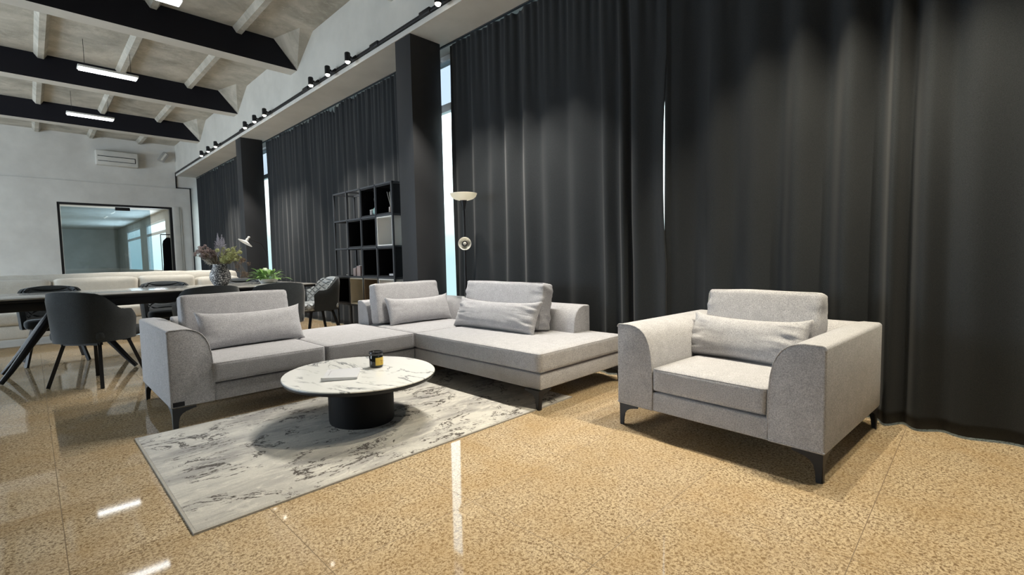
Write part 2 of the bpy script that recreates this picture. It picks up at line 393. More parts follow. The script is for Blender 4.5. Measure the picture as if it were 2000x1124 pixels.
# windows
def window(n, x, ya, yb, za, zb, zt, nv, label):
    bm = bmesh.new(); s = 0.06
    for (a, b) in ((za, za + s), (zb - s, zb), (zt - 0.045, zt + 0.045)): box(bm, x - 0.035, x + 0.035, ya, yb, a, b, 0.006)
    for i in range(nv + 1):
        yy = ya + (yb - ya) * i / nv
        lo, hi = max(ya, yy - s / 2), min(yb, yy + s / 2)
        box(bm, x - 0.034, x + 0.034, lo, hi, za, zb, 0.006)
    o = struct(obj('window_%d' % n, bm, M_WHITEFRAME), label, 'window')
    bm = bmesh.new(); box(bm, x - 0.004, x + 0.004, ya + 0.03, yb - 0.03, za + 0.03, zt)
    obj('window_pane', bm, M_GLASS, o, smooth=False)
    bm = bmesh.new(); box(bm, x - 0.004, x + 0.004, ya + 0.03, yb - 0.03, zt, zb - 0.03)
    obj('transom_pane', bm, M_FILM if n < 8 else M_GLASS, o, smooth=False)
wy = [-1.5 + 2.87 * k for k in range(-1, 7)]
WL = ['behind the curtain behind the viewer', 'behind the right-hand curtain', 'behind the curtain beside the floor lamp', 'behind the nearer dark column and the bookshelf', 'behind the curtain left of the bookshelf', 'behind the farther dark column', 'at the far end of the curtain wall']
for i in range(7):
    window(i + 1, XG, wy[i] + 0.002, min(wy[i + 1] - 0.002, Y1 - 0.01), 0.12, 3.398, 2.80, 2, 'white framed window ' + WL[i])
for i, (ya, yb) in enumerate(((5.85, 9.15), (10.35, 13.65))):
    window(8 + i, XL - 0.1, ya, yb, 0.75, 2.85, 2.2, 3, 'white window on the opposite wall, %s the viewer' % ('nearer to', 'farther from')[i])
window(10, 3.24, 19, 22.6, 0.75, 2.5, 2.1, 1, 'nearer white window in the side room'); window(11, 3.24, 24, 27.6, 0.75, 2.5, 2.1, 1, 'farther white window in the side room')
# doorway frame and sliding glass
d = thing('door_1', 'dark framed glazed sliding door in the end wall', 'door', ((DX0 + DX1) / 2, Y1 + 0.08, 0)); d['kind'] = 'structure'
hw = (DX1 - DX0) / 2
bm = bmesh.new(); box(bm, -hw, -hw + 0.05, -0.06, 0.06, 0, DZ); box(bm, hw - 0.06, hw, -0.06, 0.06, 0, DZ); box(bm, -hw + 0.05, hw - 0.06, -0.06, 0.06, DZ - 0.05, DZ, 0)
obj('door_frame', bm, M_BLACK, d, smooth=False)
bm = bmesh.new(); box(bm, -hw + 0.06, 0.66, 0.0, 0.012, 0.02, DZ - 0.10); obj('glass_panel', bm, M_TINT, d, smooth=False)
bm = bmesh.new(); box(bm, -0.06, 0.24, -0.03, -0.002, DZ - 0.145, DZ - 0.065, 0.01); obj('door_closer', bm, M_BLACK, d)
# columns
for i, (ya, yb, lab) in enumerate(((4.372, 4.668, 'dark grey square column beside the floor lamp'), (10.13, 10.43, 'farther dark grey square column near the dried bouquet'))):
    bm = bmesh.new(); box(bm, 2.968, 3.362, ya, yb, 0, ZL, 0.006); struct(obj('column', bm, M_COLUMN), lab, 'column')

# ------------------------------------------------------------------ curtains
def curtain(y0, y1, seed, wl_mean, amp, label, top_dense=1.0, xb=3.425, left_gap=None):
    rg = random.Random(seed); bm = bmesh.new()
    ny = int((y1 - y0) / 0.011); nz = 46; zt0 = 3.372
    # fold phase as running sum of random wavelengths
    ks = []; y = y0 - 0.3; ph = 0
    while y < y1 + 0.6:
        w = wl_mean * rg.uniform(0.5, 1.6); ks.append((y, ph, rg.uniform(0.35, 1.25))); y += w; ph += 2 * PI
    def phase(yy):
        for i in range(len(ks) - 1):
            if ks[i + 1][0] > yy:
                t = (yy - ks[i][0]) / (ks[i + 1][0] - ks[i][0]); return ks[i][1] + 2 * PI * t, ks[i][2] * (1 - t) + ks[i + 1][2] * t
        return ks[-1][1], 1
    hooks = 0.085
    grid = []
    for j in range(nz + 1):
        row = []; tz = j / nz
        for i in range(ny + 1):
            yy0 = y0 + (y1 - y0) * i / ny
            hk = noise.noise(Vector((yy0 * 2.3 + seed, 4.7, seed)))
            dip = max(0.0, -0.004 + 0.13 * hk) * (0.5 - 0.5 * math.cos(2 * PI * yy0 / hooks))
            z = 0.014 + (zt0 - dip - 0.014) * tz
            drift = 0.05 * noise.noise(Vector((yy0 * 0.7, z * 0.45, seed * 3.1))) * (1.2 - tz)
            p, a = phase(yy0 + drift)
            s = math.sin(p + 0.25 * math.sin(p)); A = amp * a * (0.62 + 0.38 * (1 - tz) ** 0.7)
            A *= 0.75 + 0.5 * noise.noise(Vector((yy0 * 1.3, z * 0.35, seed + 8.0)))
            fine = 0.010 * top_dense * max(0.0, tz - 0.72) / 0.28 * math.sin(2 * PI * yy0 / 0.085 + 2.0 * noise.noise(Vector((yy0 * 4, 0, seed))))
            x = xb + A * s + fine + 0.012 * noise.noise(Vector((yy0 * 3.1, z * 0.8, seed + 1)))
            x = min(x, XG - 0.05)
            lb = 3.345 + 0.085 * min(1.0, max(0.0, (yy0 - 0.25) / 1.2)) if 0.0 < yy0 < 1.70 else 3.335      # cloth rests against the furniture backs
            if x < lb + 0.03: x = lb + 0.03 * math.exp((x - lb - 0.03) / 0.03)
            yy = yy0
            if left_gap: yy = yy0 + left_gap(z, (yy0 - y0) / (y1 - y0))
            row.append(bm.verts.new((x, yy, z)))
        grid.append(row)
    for j in range(nz):
        for i in range(ny):
            bm.faces.new((grid[j][i], grid[j][i + 1], grid[j + 1][i + 1], grid[j + 1][i]))
    o = obj('curtain', bm, M_CURT, angle=180)
    so = o.modifiers.new('cloth_thickness', 'SOLIDIFY'); so.thickness = 0.004
    tag(o, label, 'curtain'); return o
def gap_a(z, t):
    g_ = 0.030 * max(0.0, math.sin(PI * min(1, max(0, (z - 0.95) / 1.55)))) ** 0.8 - 0.0125
    return g_ * max(0.0, 1 - t * 6)
def gap_b(z, t): return 0.03 * (t - 0.9) * 10 * math.sin(z * 0.9) if t > 0.9 else 0
curtain(1.715, 4.285, 3, 0.21, 0.040, 'black floor-length curtain of narrow folds between the floor lamp and the bright slit', left_gap=gap_a)
curtain(-2.75, 1.723, 11, 0.25, 0.062, 'black floor-length curtain of broad soft folds behind the armchair', top_dense=0.4, xb=3.455)
curtain(4.70, 7.28, 21, 0.20, 0.036, 'black floor-length curtain behind the open metal bookshelf')
curtain(7.29, 10.085, 33, 0.20, 0.036, 'black floor-length curtain between the bookshelf and the farther column')
curtain(10.47, 15.62, 41, 0.20, 0.030, 'black floor-length curtain beyond the farther column, reaching the end wall')
bm = bmesh.new(); box(bm, 3.412, 3.438, -2.8, 15.70, 3.388, ZL, 0.002); tag(obj('curtain_rail', bm, M_BLACK), 'thin black curtain rail under the white ledge', 'curtain rail')

# ------------------------------------------------------------------ lighting track and spots
tr = thing('lighting_track', 'long black lighting track running along the white ledge edge', 'lighting track', (XW, 0, 3.46))
bm = bmesh.new(); box(bm, -0.032, -0.001, Y0 + 0.05, Y1 - 0.02, 0, 0.034, 0.003); obj('rail', bm, M_BLACK, tr)
for yy in (4.06, 5.06, 7.0, 9.95):
    bm = bmesh.new(); box(bm, -0.042, -0.001, yy - 0.09, yy + 0.09, -0.004, 0.05, 0.006); obj('connector', bm, M_BLACK, tr)
cb = bmesh.new()
pts = [(2.955, Y1 - 0.012, 3.47), (2.955, Y1 - 0.012, 3.085), (3.27, Y1 - 0.012, 3.085), (3.27, Y1 - 0.012, 0.0)]
for a, b in zip(pts, pts[1:]):
    bar(cb, a, b, 0.026, 0.02)
for p in pts[1:3]: box(cb, p[0] - 0.013, p[0] + 0.013, p[1] - 0.01, p[1] + 0.01, p[2] - 0.013, p[2] + 0.013)
tag(obj('cable_channel', cb, M_BLACK, smooth=False), 'black cable channel stepping down the end wall beside the doorway', 'cable channel')
LX = 2.85
SPOT_GROUPS = [(-0.20, 0.33, 0.84), (2.68, 3.19, 3.72), (5.53, 6.08, 6.60), (8.43, 8.92, 9.43), (11.34, 11.92, 12.48)]
ordn = ['nearest', 'middle', 'farthest']
gname = ['above the armchair', 'above the coffee table', 'above the bookshelf', 'above the dining table', 'nearest the end wall']
proto = None
def make_spot():
    t = thing('track_spotlight', '', 'spotlight', (0, 0, 0))
    bm = bmesh.new(); lathe(bm, [(0, 0.055), (0.022, 0.055), (0.030, 0.050), (0.034, 0.040), (0.034, -0.055), (0.030, -0.055), (0.029, -0.040), (0, -0.040)], 24); obj('housing', bm, M_BLACK, t)
    bm = bmesh.new(); lathe(bm, [(0, -0.078), (0.014, -0.076), (0.024, -0.068), (0.0285, -0.055), (0.028, -0.041)], 24); obj('lens', bm, M_BULB, t)
    bm = bmesh.new(); tube(bm, [(0.030, 0, 0.005), (0.055, 0, 0.004), (0.085, 0, 0.010)], 0.006, 8); lathe(bm, [(0, 0.012), (0.012, 0.012), (0.012, -0.012), (0, -0.012)], 12, c=(0.04, 0, 0.004)); obj('arm', bm, M_BLACK, t)
    bm = bmesh.new(); box(bm, 0.075, 0.087, -0.055, 0.055, -0.012, 0.030, 0.004); obj('track_adapter', bm, M_BLACK, t)
    return t
for gi, grp in enumerate(SPOT_GROUPS):
    for li, yy in enumerate(grp):
        warm = (1.0, 0.90, 0.70) if gi == 0 else (1.0, 0.95, 0.85) if gi == 1 else (1.0, 0.95, 0.86)
        lab = '%s of the three lit black track spotlights %s' % (ordn[li], gname[gi])
        if proto is None:
            proto = make_spot(); o = proto; o.location = (LX, yy, 3.467); o['label'] = lab; o['group'] = 'lit spotlights on the black track'
        else: o = copy_thing(proto, (LX, yy, 3.467), 0, lab, 'lit spotlights on the black track')
        ld = bpy.data.lights.new('spot_beam', 'SPOT'); ld.energy = (225, 205, 150, 150, 150)[gi]; ld.color = warm
        ld.spot_size = R(80); ld.spot_blend = 0.42; ld.shadow_soft_size = 0.014
        lo = bpy.data.objects.new('spot_beam', ld); COL.objects.link(lo); lo.location = (LX, yy, 3.467 - 0.085); lo.rotation_euler = (0, R(9), 0)
# hanging LED panels in the middle of the room
pl = None
for yy in (6.2, 9.15, 12.0):
    lab = 'bright flat LED panel hanging before the second black beam' if yy == 9.15 else 'bright flat LED panel hanging in the bay nearest the end wall' if yy > 10 else 'bright flat LED panel hanging above the dining table'
    if pl is None:
        pl = thing('ceiling_light', lab, 'ceiling light', (0.98, yy, 3.80), 0, 'hanging LED panels')
        bm = bmesh.new(); box(bm, -0.34, 0.34, -0.09, 0.09, 0.0, 0.03, 0.006); obj('housing', bm, M_WHITE, pl)
        bm = bmesh.new(); box(bm, -0.325, 0.325, -0.078, 0.078, -0.012, -0.001, 0.003); obj('diffuser', bm, M_LED, pl)
        for sx in (-0.26, 0.26):
            bm = bmesh.new(); tube(bm, [(sx, 0, 0.03), (sx, 0, ZC - 3.80)], 0.003, 6); obj('cable', bm, M_BLACK, pl)
    else: copy_thing(pl, (0.98, yy, 3.80), 0, lab, 'hanging LED panels')

# ------------------------------------------------------------------ upholstery builders
def soft_box(bm, x0, x1, y0, y1, z0, z1, r=0.03, n=(14, 14, 6), puff=(0, 0, 0), wob=0.0, seed=0, M=None):
    """rounded cushion block: grid-subdivided box, corners rounded by r, faces puffed outwards"""
    c = Vector(((x0 + x1) / 2, (y0 + y1) / 2, (z0 + z1) / 2)); h = Vector(((x1 - x0) / 2, (y1 - y0) / 2, (z1 - z0) / 2))
    cache = {}
    def spaced(k, N, hh):                        # denser near the ends
        t = k / N * 2 - 1
        return math.copysign(abs(t) ** 0.72, t) if N > 3 else t
    def vert(p):
        key = tuple(round(q, 5) for q in p)
        if key in cache: return cache[key]
        q = Vector((p[0] * h.x, p[1] * h.y, p[2] * h.z))
        inner = Vector([max(-(h[i] - r), min(h[i] - r, q[i])) for i in range(3)])
        dlt = q - inner
        if dlt.length > 1e-9:
            q = inner + dlt.normalized() * min(r, dlt.length) if dlt.length > r else q
            if sum(abs(dlt[i]) > 1e-6 for i in range(3)) > 1: q = inner + dlt.normalized() * r
        u = [1 - p[i] ** 2 for i in range(3)]
        for i in range(3):
            a, b = (i + 1) % 3, (i + 2) % 3
            w = max(0, u[a]) ** 0.6 * max(0, u[b]) ** 0.6
            q[i] += puff[i] * w * p[i]
        if wob:
            nn = noise.noise_vector(Vector((q.x * 5 + seed, q.y * 5, q.z * 5 + seed * 2.3))) * wob
            q += nn
        v = bm.verts.new((M @ (q + c)) if M is not None else q + c); cache[key] = v; return v
    for ax in range(3):
        a, b = (ax + 1) % 3, (ax + 2) % 3
        for sgn in (-1, 1):
            for i in range(n[a]):
                for j in range(n[b]):
                    vs = []
                    for di, dj in ((0, 0), (1, 0), (1, 1), (0, 1)):
                        p = [0, 0, 0]; p[ax] = sgn; p[a] = spaced(i + di, n[a], h[a]); p[b] = spaced(j + dj, n[b], h[b])
                        vs.append(vert(p))
                    try: bm.faces.new(vs if sgn > 0 else vs[::-1])
                    except ValueError: pass
def piping_rect(x0, x1, y0, y1, z, r=0.02, rad=0.0035):
    bm = bmesh.new(); pts = []
    for cx, cy, a in ((x1 - r, y1 - r, 0), (x0 + r, y1 - r, 90), (x0 + r, y0 + r, 180), (x1 - r, y0 + r, 270)):
        pts += [(p[0], p[1], z) for p in arc(cx, cy, r, a, a + 90, 4)]
    tube(bm, pts, rad, 6, closed=True); return bm
def seat_cushion(parent, x0, x1, y0, y1, z0, z1, seed=0):
    bm = bmesh.new(); soft_box(bm, x0, x1, y0, y1, z0, z1, 0.018, (20, 20, 8), (0.003, 0.003, 0.007), 0.0012, seed)
    o = obj('seat_cushion', bm, M_GREY, parent, angle=180)
    obj('piping', piping_rect(x0 + 0.004, x1 - 0.004, y0 + 0.004, y1 - 0.004, z1 - 0.008, 0.018, 0.0032), M_GREY, o)
    obj('piping', piping_rect(x0 + 0.004, x1 - 0.004, y0 + 0.004, y1 - 0.004, z0 + 0.008, 0.018, 0.0028), M_GREY, o)
    return o
def back_pillow(name, w, h, t, seed, wr=0.008, ear=0.015):
    """box-edged scatter/back cushion standing on its long side. local x = thickness (front is -x), y = width, z = height from 0"""
    bm = bmesh.new(); ny, nz = 44, 22; fr = []; bk = []
    for j in range(nz + 1):
        for i in range(ny + 1):
            u = i / ny * 2 - 1; v = j / nz * 2 - 1
            e = (max(0, 1 - abs(u) ** 3.2) * max(0, 1 - abs(v) ** 2.6)) ** 0.5
            yy = u * w / 2; zz = (v + 1) / 2 * h
            cn = (abs(u) ** 8) * (abs(v) ** 6)
            yy *= 1 - 0.022 * (1 - v * v) * abs(u) ** 2; zz -= 0.018 * (1 - u * u) * (v if v > 0 else 0.2 * v) * 1.0
            zz += ear * cn * v; yy += ear * 0.5 * cn * u
            nn = noise.noise(Vector((u * 2.3 + seed, v * 1.8, seed * 1.7)))
            edge = abs(u) ** 3
            wrk = wr * edge * (noise.noise(Vector((u * 3 + seed, v * 9, 5.0 + seed))))
            d = t / 2 * (0.16 + 0.84 * e) + 0.004 * nn
            fr.append(bm.verts.new((-d - wrk * (e + 0.15), yy, zz))); bk.append(bm.verts.new((d, yy, zz)))
    W = ny + 1
    for j in range(nz):
        for i in range(ny):
            a = j * W + i
            bm.faces.new((fr[a], fr[a + W], fr[a + W + 1], fr[a + 1])); bm.faces.new((bk[a], bk[a + 1], bk[a + W + 1], bk[a + W]))
    rim = [i for i in range(ny)] + [ny + j * W for j in range(nz)] + [nz * W + ny - i for i in range(ny)] + [(nz - j) * W for j in range(nz)]
    for q in range(len(rim)):
        a, b = rim[q], rim[(q + 1) % len(rim)]
        bm.faces.new((fr[a], fr[b], bk[b], bk[a]))
    return obj(name, bm, M_GREY, None, angle=180)
def box_pillow(name, w, h, t, seed, wr=0.010):
    """thick boxed back cushion with a little slump and creased short ends"""
    bm = bmesh.new()
    soft_box(bm, -t / 2, t / 2, -w / 2, w / 2, 0, h, 0.020, (8, 30, 22), (0.014, 0.004, 0.006), 0.0, seed)
    for v in bm.verts:
        u = v.co.y / (w / 2); q = v.co.z / h
        e = max(0, abs(u) - 0.72) / 0.28
        v.co.x += wr * e * noise.noise(Vector((u * 4 + seed, v.co.z * 26, seed))) * (1 if v.co.x < 0 else 0.4)
        v.co.y += wr * 0.7 * e * noise.noise(Vector((seed, v.co.z * 22, v.co.x * 14)))
        v.co.z += 0.006 * q * noise.noise(Vector((v.co.y * 5, seed, v.co.x * 6)))
        v.co.x *= 1 - 0.16 * max(0, q - 0.55) / 0.45
    o = obj(name, bm, M_GREY, None, angle=180)
    bm = bmesh.new(); pts = []
    for cx, cy, a in ((w / 2 - 0.03, h - 0.03, 0), (-w / 2 + 0.03, h - 0.03, 90), (-w / 2 + 0.03, 0.03, 180), (w / 2 - 0.03, 0.03, 270)):
        pts += [p for p in arc(cx, cy, 0.026, a, a + 90, 3)]
    tube(bm, [(-t / 2 * (1 - 0.16 * max(0, p[1] / h - 0.55) / 0.45) + 0.008, p[0], p[1]) for p in pts], 0.003, 6, closed=True)
    obj('piping', bm, M_GREY, o)
    return o
def place(o, loc, rz, tilt):
    """tilt leans the top backwards (+x local)"""
    o.matrix_world = Matrix.Translation(loc) @ Matrix.Rotation(rz, 4, 'Z') @ Matrix.Rotation(tilt, 4, 'Y')
    return o
def metal_leg(parent, x, y, sx, sy, h=0.13):
    """corner leg of two flat tapered plates; sx, sy point from the corner inwards"""
    bm = bmesh.new()
    prof = [(0, h), (0.125, h), (0.125, h - 0.012)] + [(0.034 + 0.085 * (1 - math.sin(R(a))) , h - 0.016 - 0.052 * (1 - math.cos(R(a)))) for a in (15, 35, 55, 75, 90)] + [(0.030, h - 0.085), (0.026, 0.0), (0.004, 0.0)]
    extrude_poly(bm, [(x + sx * p[0], p[1]) for p in prof], 'y', y, y + sy * 0.006)
    extrude_poly(bm, [(y + sy * p[0], p[1]) for p in prof], 'x', x, x + sx * 0.006)
    return obj('leg', bm, M_BLACK, parent, smooth=False)
def arm_profile(w_top, w_mid, w_bot, z0, z1, zs, flip=False):
    """cross-section of a sloped arm: outer side at 0, inner side curving down"""
    p = [(0.0, z0 + 0.01), (0.004, z0), (w_bot - 0.004, z0), (w_bot, z0 + 0.01)]
    cv = [(-0.001, 0.115), (-0.004, 0.23), (-0.011, 0.31), (-0.022, 0.366), (-0.036, 0.404), (-0.056, 0.434), (-0.082, 0.456), (-0.112, 0.469), (-0.148, 0.475)]
    p += [(w_bot + a, z0 + (b / 0.475) * (z1 - z0)) for a, b in cv]
    return p + arc(0.018, z1 - 0.018, 0.018, 90, 180, 4)
# ------------------------------------------------------------------ armchair (local x: depth towards the curtain, local y: to its far side)
AC_RZ = R(-4.13)
ac = thing('armchair', 'light grey fabric armchair with sloping arms standing before the black curtain', 'armchair', (2.371, 0.472, 0), AC_RZ)
D0, D1 = -0.022, 0.968
def ac_arm(flip):
    bm = bmesh.new(); pr = arm_profile(0.095, 0.205, 0.234, 0.13, 0.605, 0.34)
    if flip: pts = [(1.052 - p[0], p[1]) for p in pr][::-1]
    else: pts = [(p[0] - 0.022, p[1]) for p in pr]
    extrude_poly(bm, pts, 'x', D0, D1, 0.010, 3)
    o = obj('arm', bm, M_GREY, ac, angle=50)
    b2 = bmesh.new(); q = [p for p in pts if p[1] > 0.133]
    tube(b2, [(D0 + 0.002, p[0], p[1]) for p in q], 0.0035, 6, closed=False); obj('piping', b2, M_GREY, o)
    return o
ac_arm(False); ac_arm(True)
bm = bmesh.new(); pr = [(0.9655 - p[0], p[1]) for p in arm_profile(0, 0, 0.225, 0.1325, 0.6025, 0)]
extrude_poly(bm, pr, 'y', -0.012, 1.042, 0.010, 3); obj('backrest', bm, M_GREY, ac, angle=50)
bm = bmesh.new(); box(bm, D0 + 0.004, 0.76, 0.196, 0.834, 0.131, 0.239, 0.010, 3); obj('base_frame', bm, M_GREY, ac, angle=50)
seat_cushion(ac, D0 - 0.004, 0.74, 0.214, 0.816, 0.247, 0.380, 2)
for (lx, ly, sx, sy) in ((-0.012, -0.014, 1, 1), (-0.012, 1.044, 1, -1), (0.955, -0.014, -1, 1), (0.955, 1.044, -1, -1)): metal_leg(ac, lx, ly, sx, sy)
acM = Matrix.Translation((2.371, 0.472, 0)) @ Matrix.Rotation(AC_RZ, 4, 'Z')
def ac_world(x, y, z): return acM @ Vector((x, y, z))
o = box_pillow('back_cushion', 0.635, 0.385, 0.145, 5.2)
place(o, ac_world(0.630, 0.498, 0.394), AC_RZ, R(9)); tag(o, 'boxed light grey back cushion standing upright in the armchair', 'cushion', 'grey back cushions')
o = back_pillow('lumbar_pillow', 0.66, 0.260, 0.165, 1.3, 0.036)
place(o, ac_world(0.455, 0.540, 0.389), AC_RZ + R(-2), R(25)); tag(o, 'long grey lumbar pillow leaning across the armchair seat', 'cushion', 'grey lumbar pillows')

# ------------------------------------------------------------------ sectional sofa
sf = thing('sectional_sofa', 'light grey L-shaped sectional sofa on black metal legs behind the rug', 'sofa', (0, 0, 0))
SX0, SX1, SYF, SYB = 0.550, 3.295, 3.460, 4.462
bm = bmesh.new(); pr = [(SX0 + p[0], p[1]) for p in arm_profile(0.120, 0.222, 0.240, 0.13, 0.607, 0.36)]
extrude_poly(bm, pr, 'y', SYF, SYB, 0.010, 3); o = obj('arm', bm, M_GREY, sf, angle=50)
b2 = bmesh.new(); tube(b2, [(p[0], SYF + 0.002, p[1]) for p in pr if p[1] > 0.133], 0.0035, 6); obj('piping', b2, M_GREY, o)
b2 = bmesh.new(); box(b2, SX0 + 0.012, SX0 + 0.072, SYF - 0.003, SYF + 0.002, 0.138, 0.166, 0.001); t_ = obj('fabric_tag', b2, M_BLACKPANEL, o); t_['label'] = 'small black fabric tag'
def backrest(bm, axis, a0, a1, b_front, b_back, ztop, slope):
    """b_front: front at seat height, b_back: rear face"""
    s = 1 if b_back > b_front else -1
    pr = [(b_back - s * p[0], p[1]) for p in arm_profile(0, 0, abs(b_back - b_front) + 0.02, 0.1325, ztop, 0)]
    extrude_poly(bm, pr, axis, a0, a1, 0.010, 3)
bm = bmesh.new(); backrest(bm, 'x', 0.74, 1.50, 4.262, SYB - 0.003, 0.6035, 0.05); obj('backrest', bm, M_GREY, sf, angle=50)
bm = bmesh.new(); backrest(bm, 'x', 2.300, 3.20, 4.262, SYB, 0.607, 0.05); obj('backrest', bm, M_GREY, sf, angle=50)
bm = bmesh.new(); backrest(bm, 'y', 2.335, SYB + 0.003, 3.085, SX1, 0.600, 0.085); obj('backrest', bm, M_GREY, sf, angle=50)
bm = bmesh.new(); box(bm, 0.788, 1.508, SYF + 0.004, SYB - 0.01, 0.13, 0.239, 0.010, 3); obj('base_frame', bm, M_GREY, sf, angle=50)
bm = bmesh.new(); box(bm, 1.513, 2.300, SYF + 0.004, SYB - 0.004, 0.13, 0.239, 0.010, 3); obj('base_frame', bm, M_GREY, sf, angle=50)
bm = bmesh.new(); box(bm, 2.305, 3.29, 2.030, SYB - 0.01, 0.13, 0.239, 0.010, 3); obj('base_frame', bm, M_GREY, sf, angle=50)
seat_cushion(sf, 0.776, 1.509, SYF - 0.015, 4.258, 0.247, 0.380, 1)
seat_cushion(sf, 1.514, 2.288, SYF - 0.015, 4.452, 0.247, 0.380, 2)
seat_cushion(sf, 2.300, 3.080, 3.452, 4.258, 0.247, 0.380, 3)
seat_cushion(sf, 2.290, 3.310, 2.018, 3.446, 0.247, 0.380, 4)
for (lx, ly, sx, sy) in ((0.556, 3.452, 1, 1), (0.556, 4.425, 1, -1), (2.290, 2.032, 1, 1), (3.285, 2.032, -1, 1), (3.285, 4.44, -1, -1), (2.20, 4.44, -1, -1)): metal_leg(sf, lx, ly, sx, sy)
o = box_pillow('back_cushion', 0.745, 0.380, 0.150, 2.1, 0.006)
place(o, (1.125, 4.135, 0.394), R(90), R(8)); tag(o, 'grey back cushion at the armrest end of the sofa, before the dining chairs', 'cushion', 'grey back cushions')
o = back_pillow('lumbar_pillow', 0.735, 0.265, 0.140, 7.7, 0.006)
place(o, (1.190, 3.945, 0.391), R(90) + R(4), R(18)); tag(o, 'long grey lumbar pillow at the armrest end of the sofa', 'cushion', 'grey lumbar pillows')
o = box_pillow('back_cushion', 0.735, 0.385, 0.150, 4.4, 0.008)
place(o, (2.680, 4.140, 0.394), R(90), R(8)); tag(o, 'grey back cushion in the sofa corner before the dark column', 'cushion', 'grey back cushions')
o = back_pillow('lumbar_pillow', 0.70, 0.255, 0.140, 9.1, 0.010)
place(o, (2.725, 3.955, 0.391), R(90) + R(-2), R(20)); tag(o, 'long grey lumbar pillow in the sofa corner before the dark column', 'cushion', 'grey lumbar pillows')
o = box_pillow('back_cushion', 0.98, 0.395, 0.150, 6.9, 0.034)
place(o, (2.975, 3.060, 0.394), 0, R(10)); tag(o, 'wide grey back cushion with creased end, below the floor lamp', 'cushion', 'grey back cushions')
o = back_pillow('lumbar_pillow', 0.97, 0.260, 0.165, 3.3, 0.050)
place(o, (2.790, 3.020, 0.391), R(1), R(24)); tag(o, 'long grey lumbar pillow with creased end on the chaise seat', 'cushion', 'grey lumbar pillows')

# ------------------------------------------------------------------ rug
bm = bmesh.new(); box(bm, 0.380, 2.66, 2.062, 3.440, 0.0, 0.009, 0.002); rg_ = thing('rug', 'cream and grey marbled rug under the oval coffee table', 'rug', (0, 0, 0)); obj('pile', bm, M_RUG, rg_)
bm = bmesh.new()
for (a0, a1, b0, b1) in ((0.370, 0.380, 2.052, 3.45), (2.66, 2.67, 2.052, 3.45), (0.380, 2.66, 2.052, 2.062), (0.380, 2.66, 3.440, 3.45)): box(bm, a0, a1, b0, b1, 0.0, 0.008)
obj('binding', bm, M_RUGEDGE, rg_, smooth=False)

# ------------------------------------------------------------------ coffee table
ct = thing('coffee_table', 'low oval coffee table with white marble top and black drum base', 'coffee table', (1.422, 2.757, 0.0095))
TA, TB, TZ = 0.447, 0.489, 0.3025
bm = bmesh.new(); lathe(bm, [(0, TZ), (0.993, TZ), (1.0, TZ - 0.003), (1.0, TZ - 0.008), (0, TZ - 0.008)], 96, sx=TA, sy=TB); obj('table_top', bm, M_MARBLE, ct, angle=40)
bm = bmesh.new(); lathe(bm, [(0, TZ - 0.009), (0.998, TZ - 0.009), (1.001, TZ - 0.014), (0.985, TZ - 0.028), (0.93, TZ - 0.036), (0, TZ - 0.036)], 96, sx=TA, sy=TB); obj('top_edge', bm, M_BLACK, ct, angle=30)
bm = bmesh.new(); lathe(bm, [(0, TZ - 0.037), (1.0, TZ - 0.037), (1.0, 0.012), (0.985, 0.012), (0.985, 0.0), (0, 0.0)], 72, sx=0.193, sy=0.211); obj('drum_base', bm, M_DRUM, ct, angle=40)
TT = 0.0095 + TZ
# catalogue on the table
ca = thing('catalogue', 'thin white catalogue lying on the marble coffee table', 'booklet', (1.300, 2.755, TT + 0.0005), R(-32))
bm = bmesh.new(); nx, ny = 14, 4
for layer in range(2):
    rows = []
    for i in range(nx + 1):
        for j in range(ny + 1):
            u, v = i / nx, j / ny
            lift = (0.010 if layer else 0.001) + (0.012 * max(0, 1 - u * 3.2) ** 2 * (0.3 + 0.7 * (1 - v)) if layer else 0)
            rows.append(bm.verts.new((-0.10 + 0.20 * v, -0.135 + 0.27 * u, lift)))
    for i in range(nx):
        for j in range(ny):
            a = i * (ny + 1) + j; bm.faces.new((rows[a], rows[a + 1], rows[a + ny + 2], rows[a + ny + 1]))
    if layer == 0: low = rows
    else:
        rim = [j for j in range(ny)] + [ny + i * (ny + 1) for i in range(nx)] + [nx * (ny + 1) + ny - j for j in range(ny)] + [(nx - i) * (ny + 1) for i in range(nx)]
        for q in range(len(rim)):
            a, b = rim[q], rim[(q + 1) % len(rim)]; bm.faces.new((low[a], low[b], rows[b], rows[a]))
M_PAPER = mat('coated_white_paper', (0.62, 0.63, 0.66), 0.35)
obj('cover', bm, M_PAPER, ca, angle=60)
bm = bmesh.new(); box(bm, -0.075, -0.070, -0.03, 0.09, 0.0125, 0.0130); obj('cover_line', bm, mat('pale_grey_print', (0.50, 0.50, 0.53), 0.4), ca, smooth=False)
# candle jar
cj = thing('candle_jar', 'black glass candle jar with yellow label on the coffee table', 'candle', (1.555, 2.795, TT + 0.0005), R(0))
M_DKGLASS = mat('black_glass', (0.008, 0.010, 0.010), 0.06, spec=0.6)
bm = bmesh.new(); lathe(bm, [(0, 0), (0.038, 0), (0.042, 0.004), (0.043, 0.012), (0.043, 0.074), (0.041, 0.078), (0.041, 0.080), (0, 0.080)], 40); obj('jar', bm, M_DKGLASS, cj, angle=40)
bm = bmesh.new(); lathe(bm, [(0, 0.0805), (0.0425, 0.0805), (0.0445, 0.083), (0.0445, 0.098), (0.042, 0.102), (0.037, 0.102), (0.035, 0.098), (0, 0.098)], 40); obj('lid', bm, mat('dark_steel_lid', (0.05, 0.05, 0.055), 0.25, 0.7), cj, angle=40)
M_LABEL = mat('yellow_paper_label', (0.70, 0.48, 0.08), 0.5); M_PRINT = mat('brown_label_print', (0.35, 0.19, 0.03), 0.6)
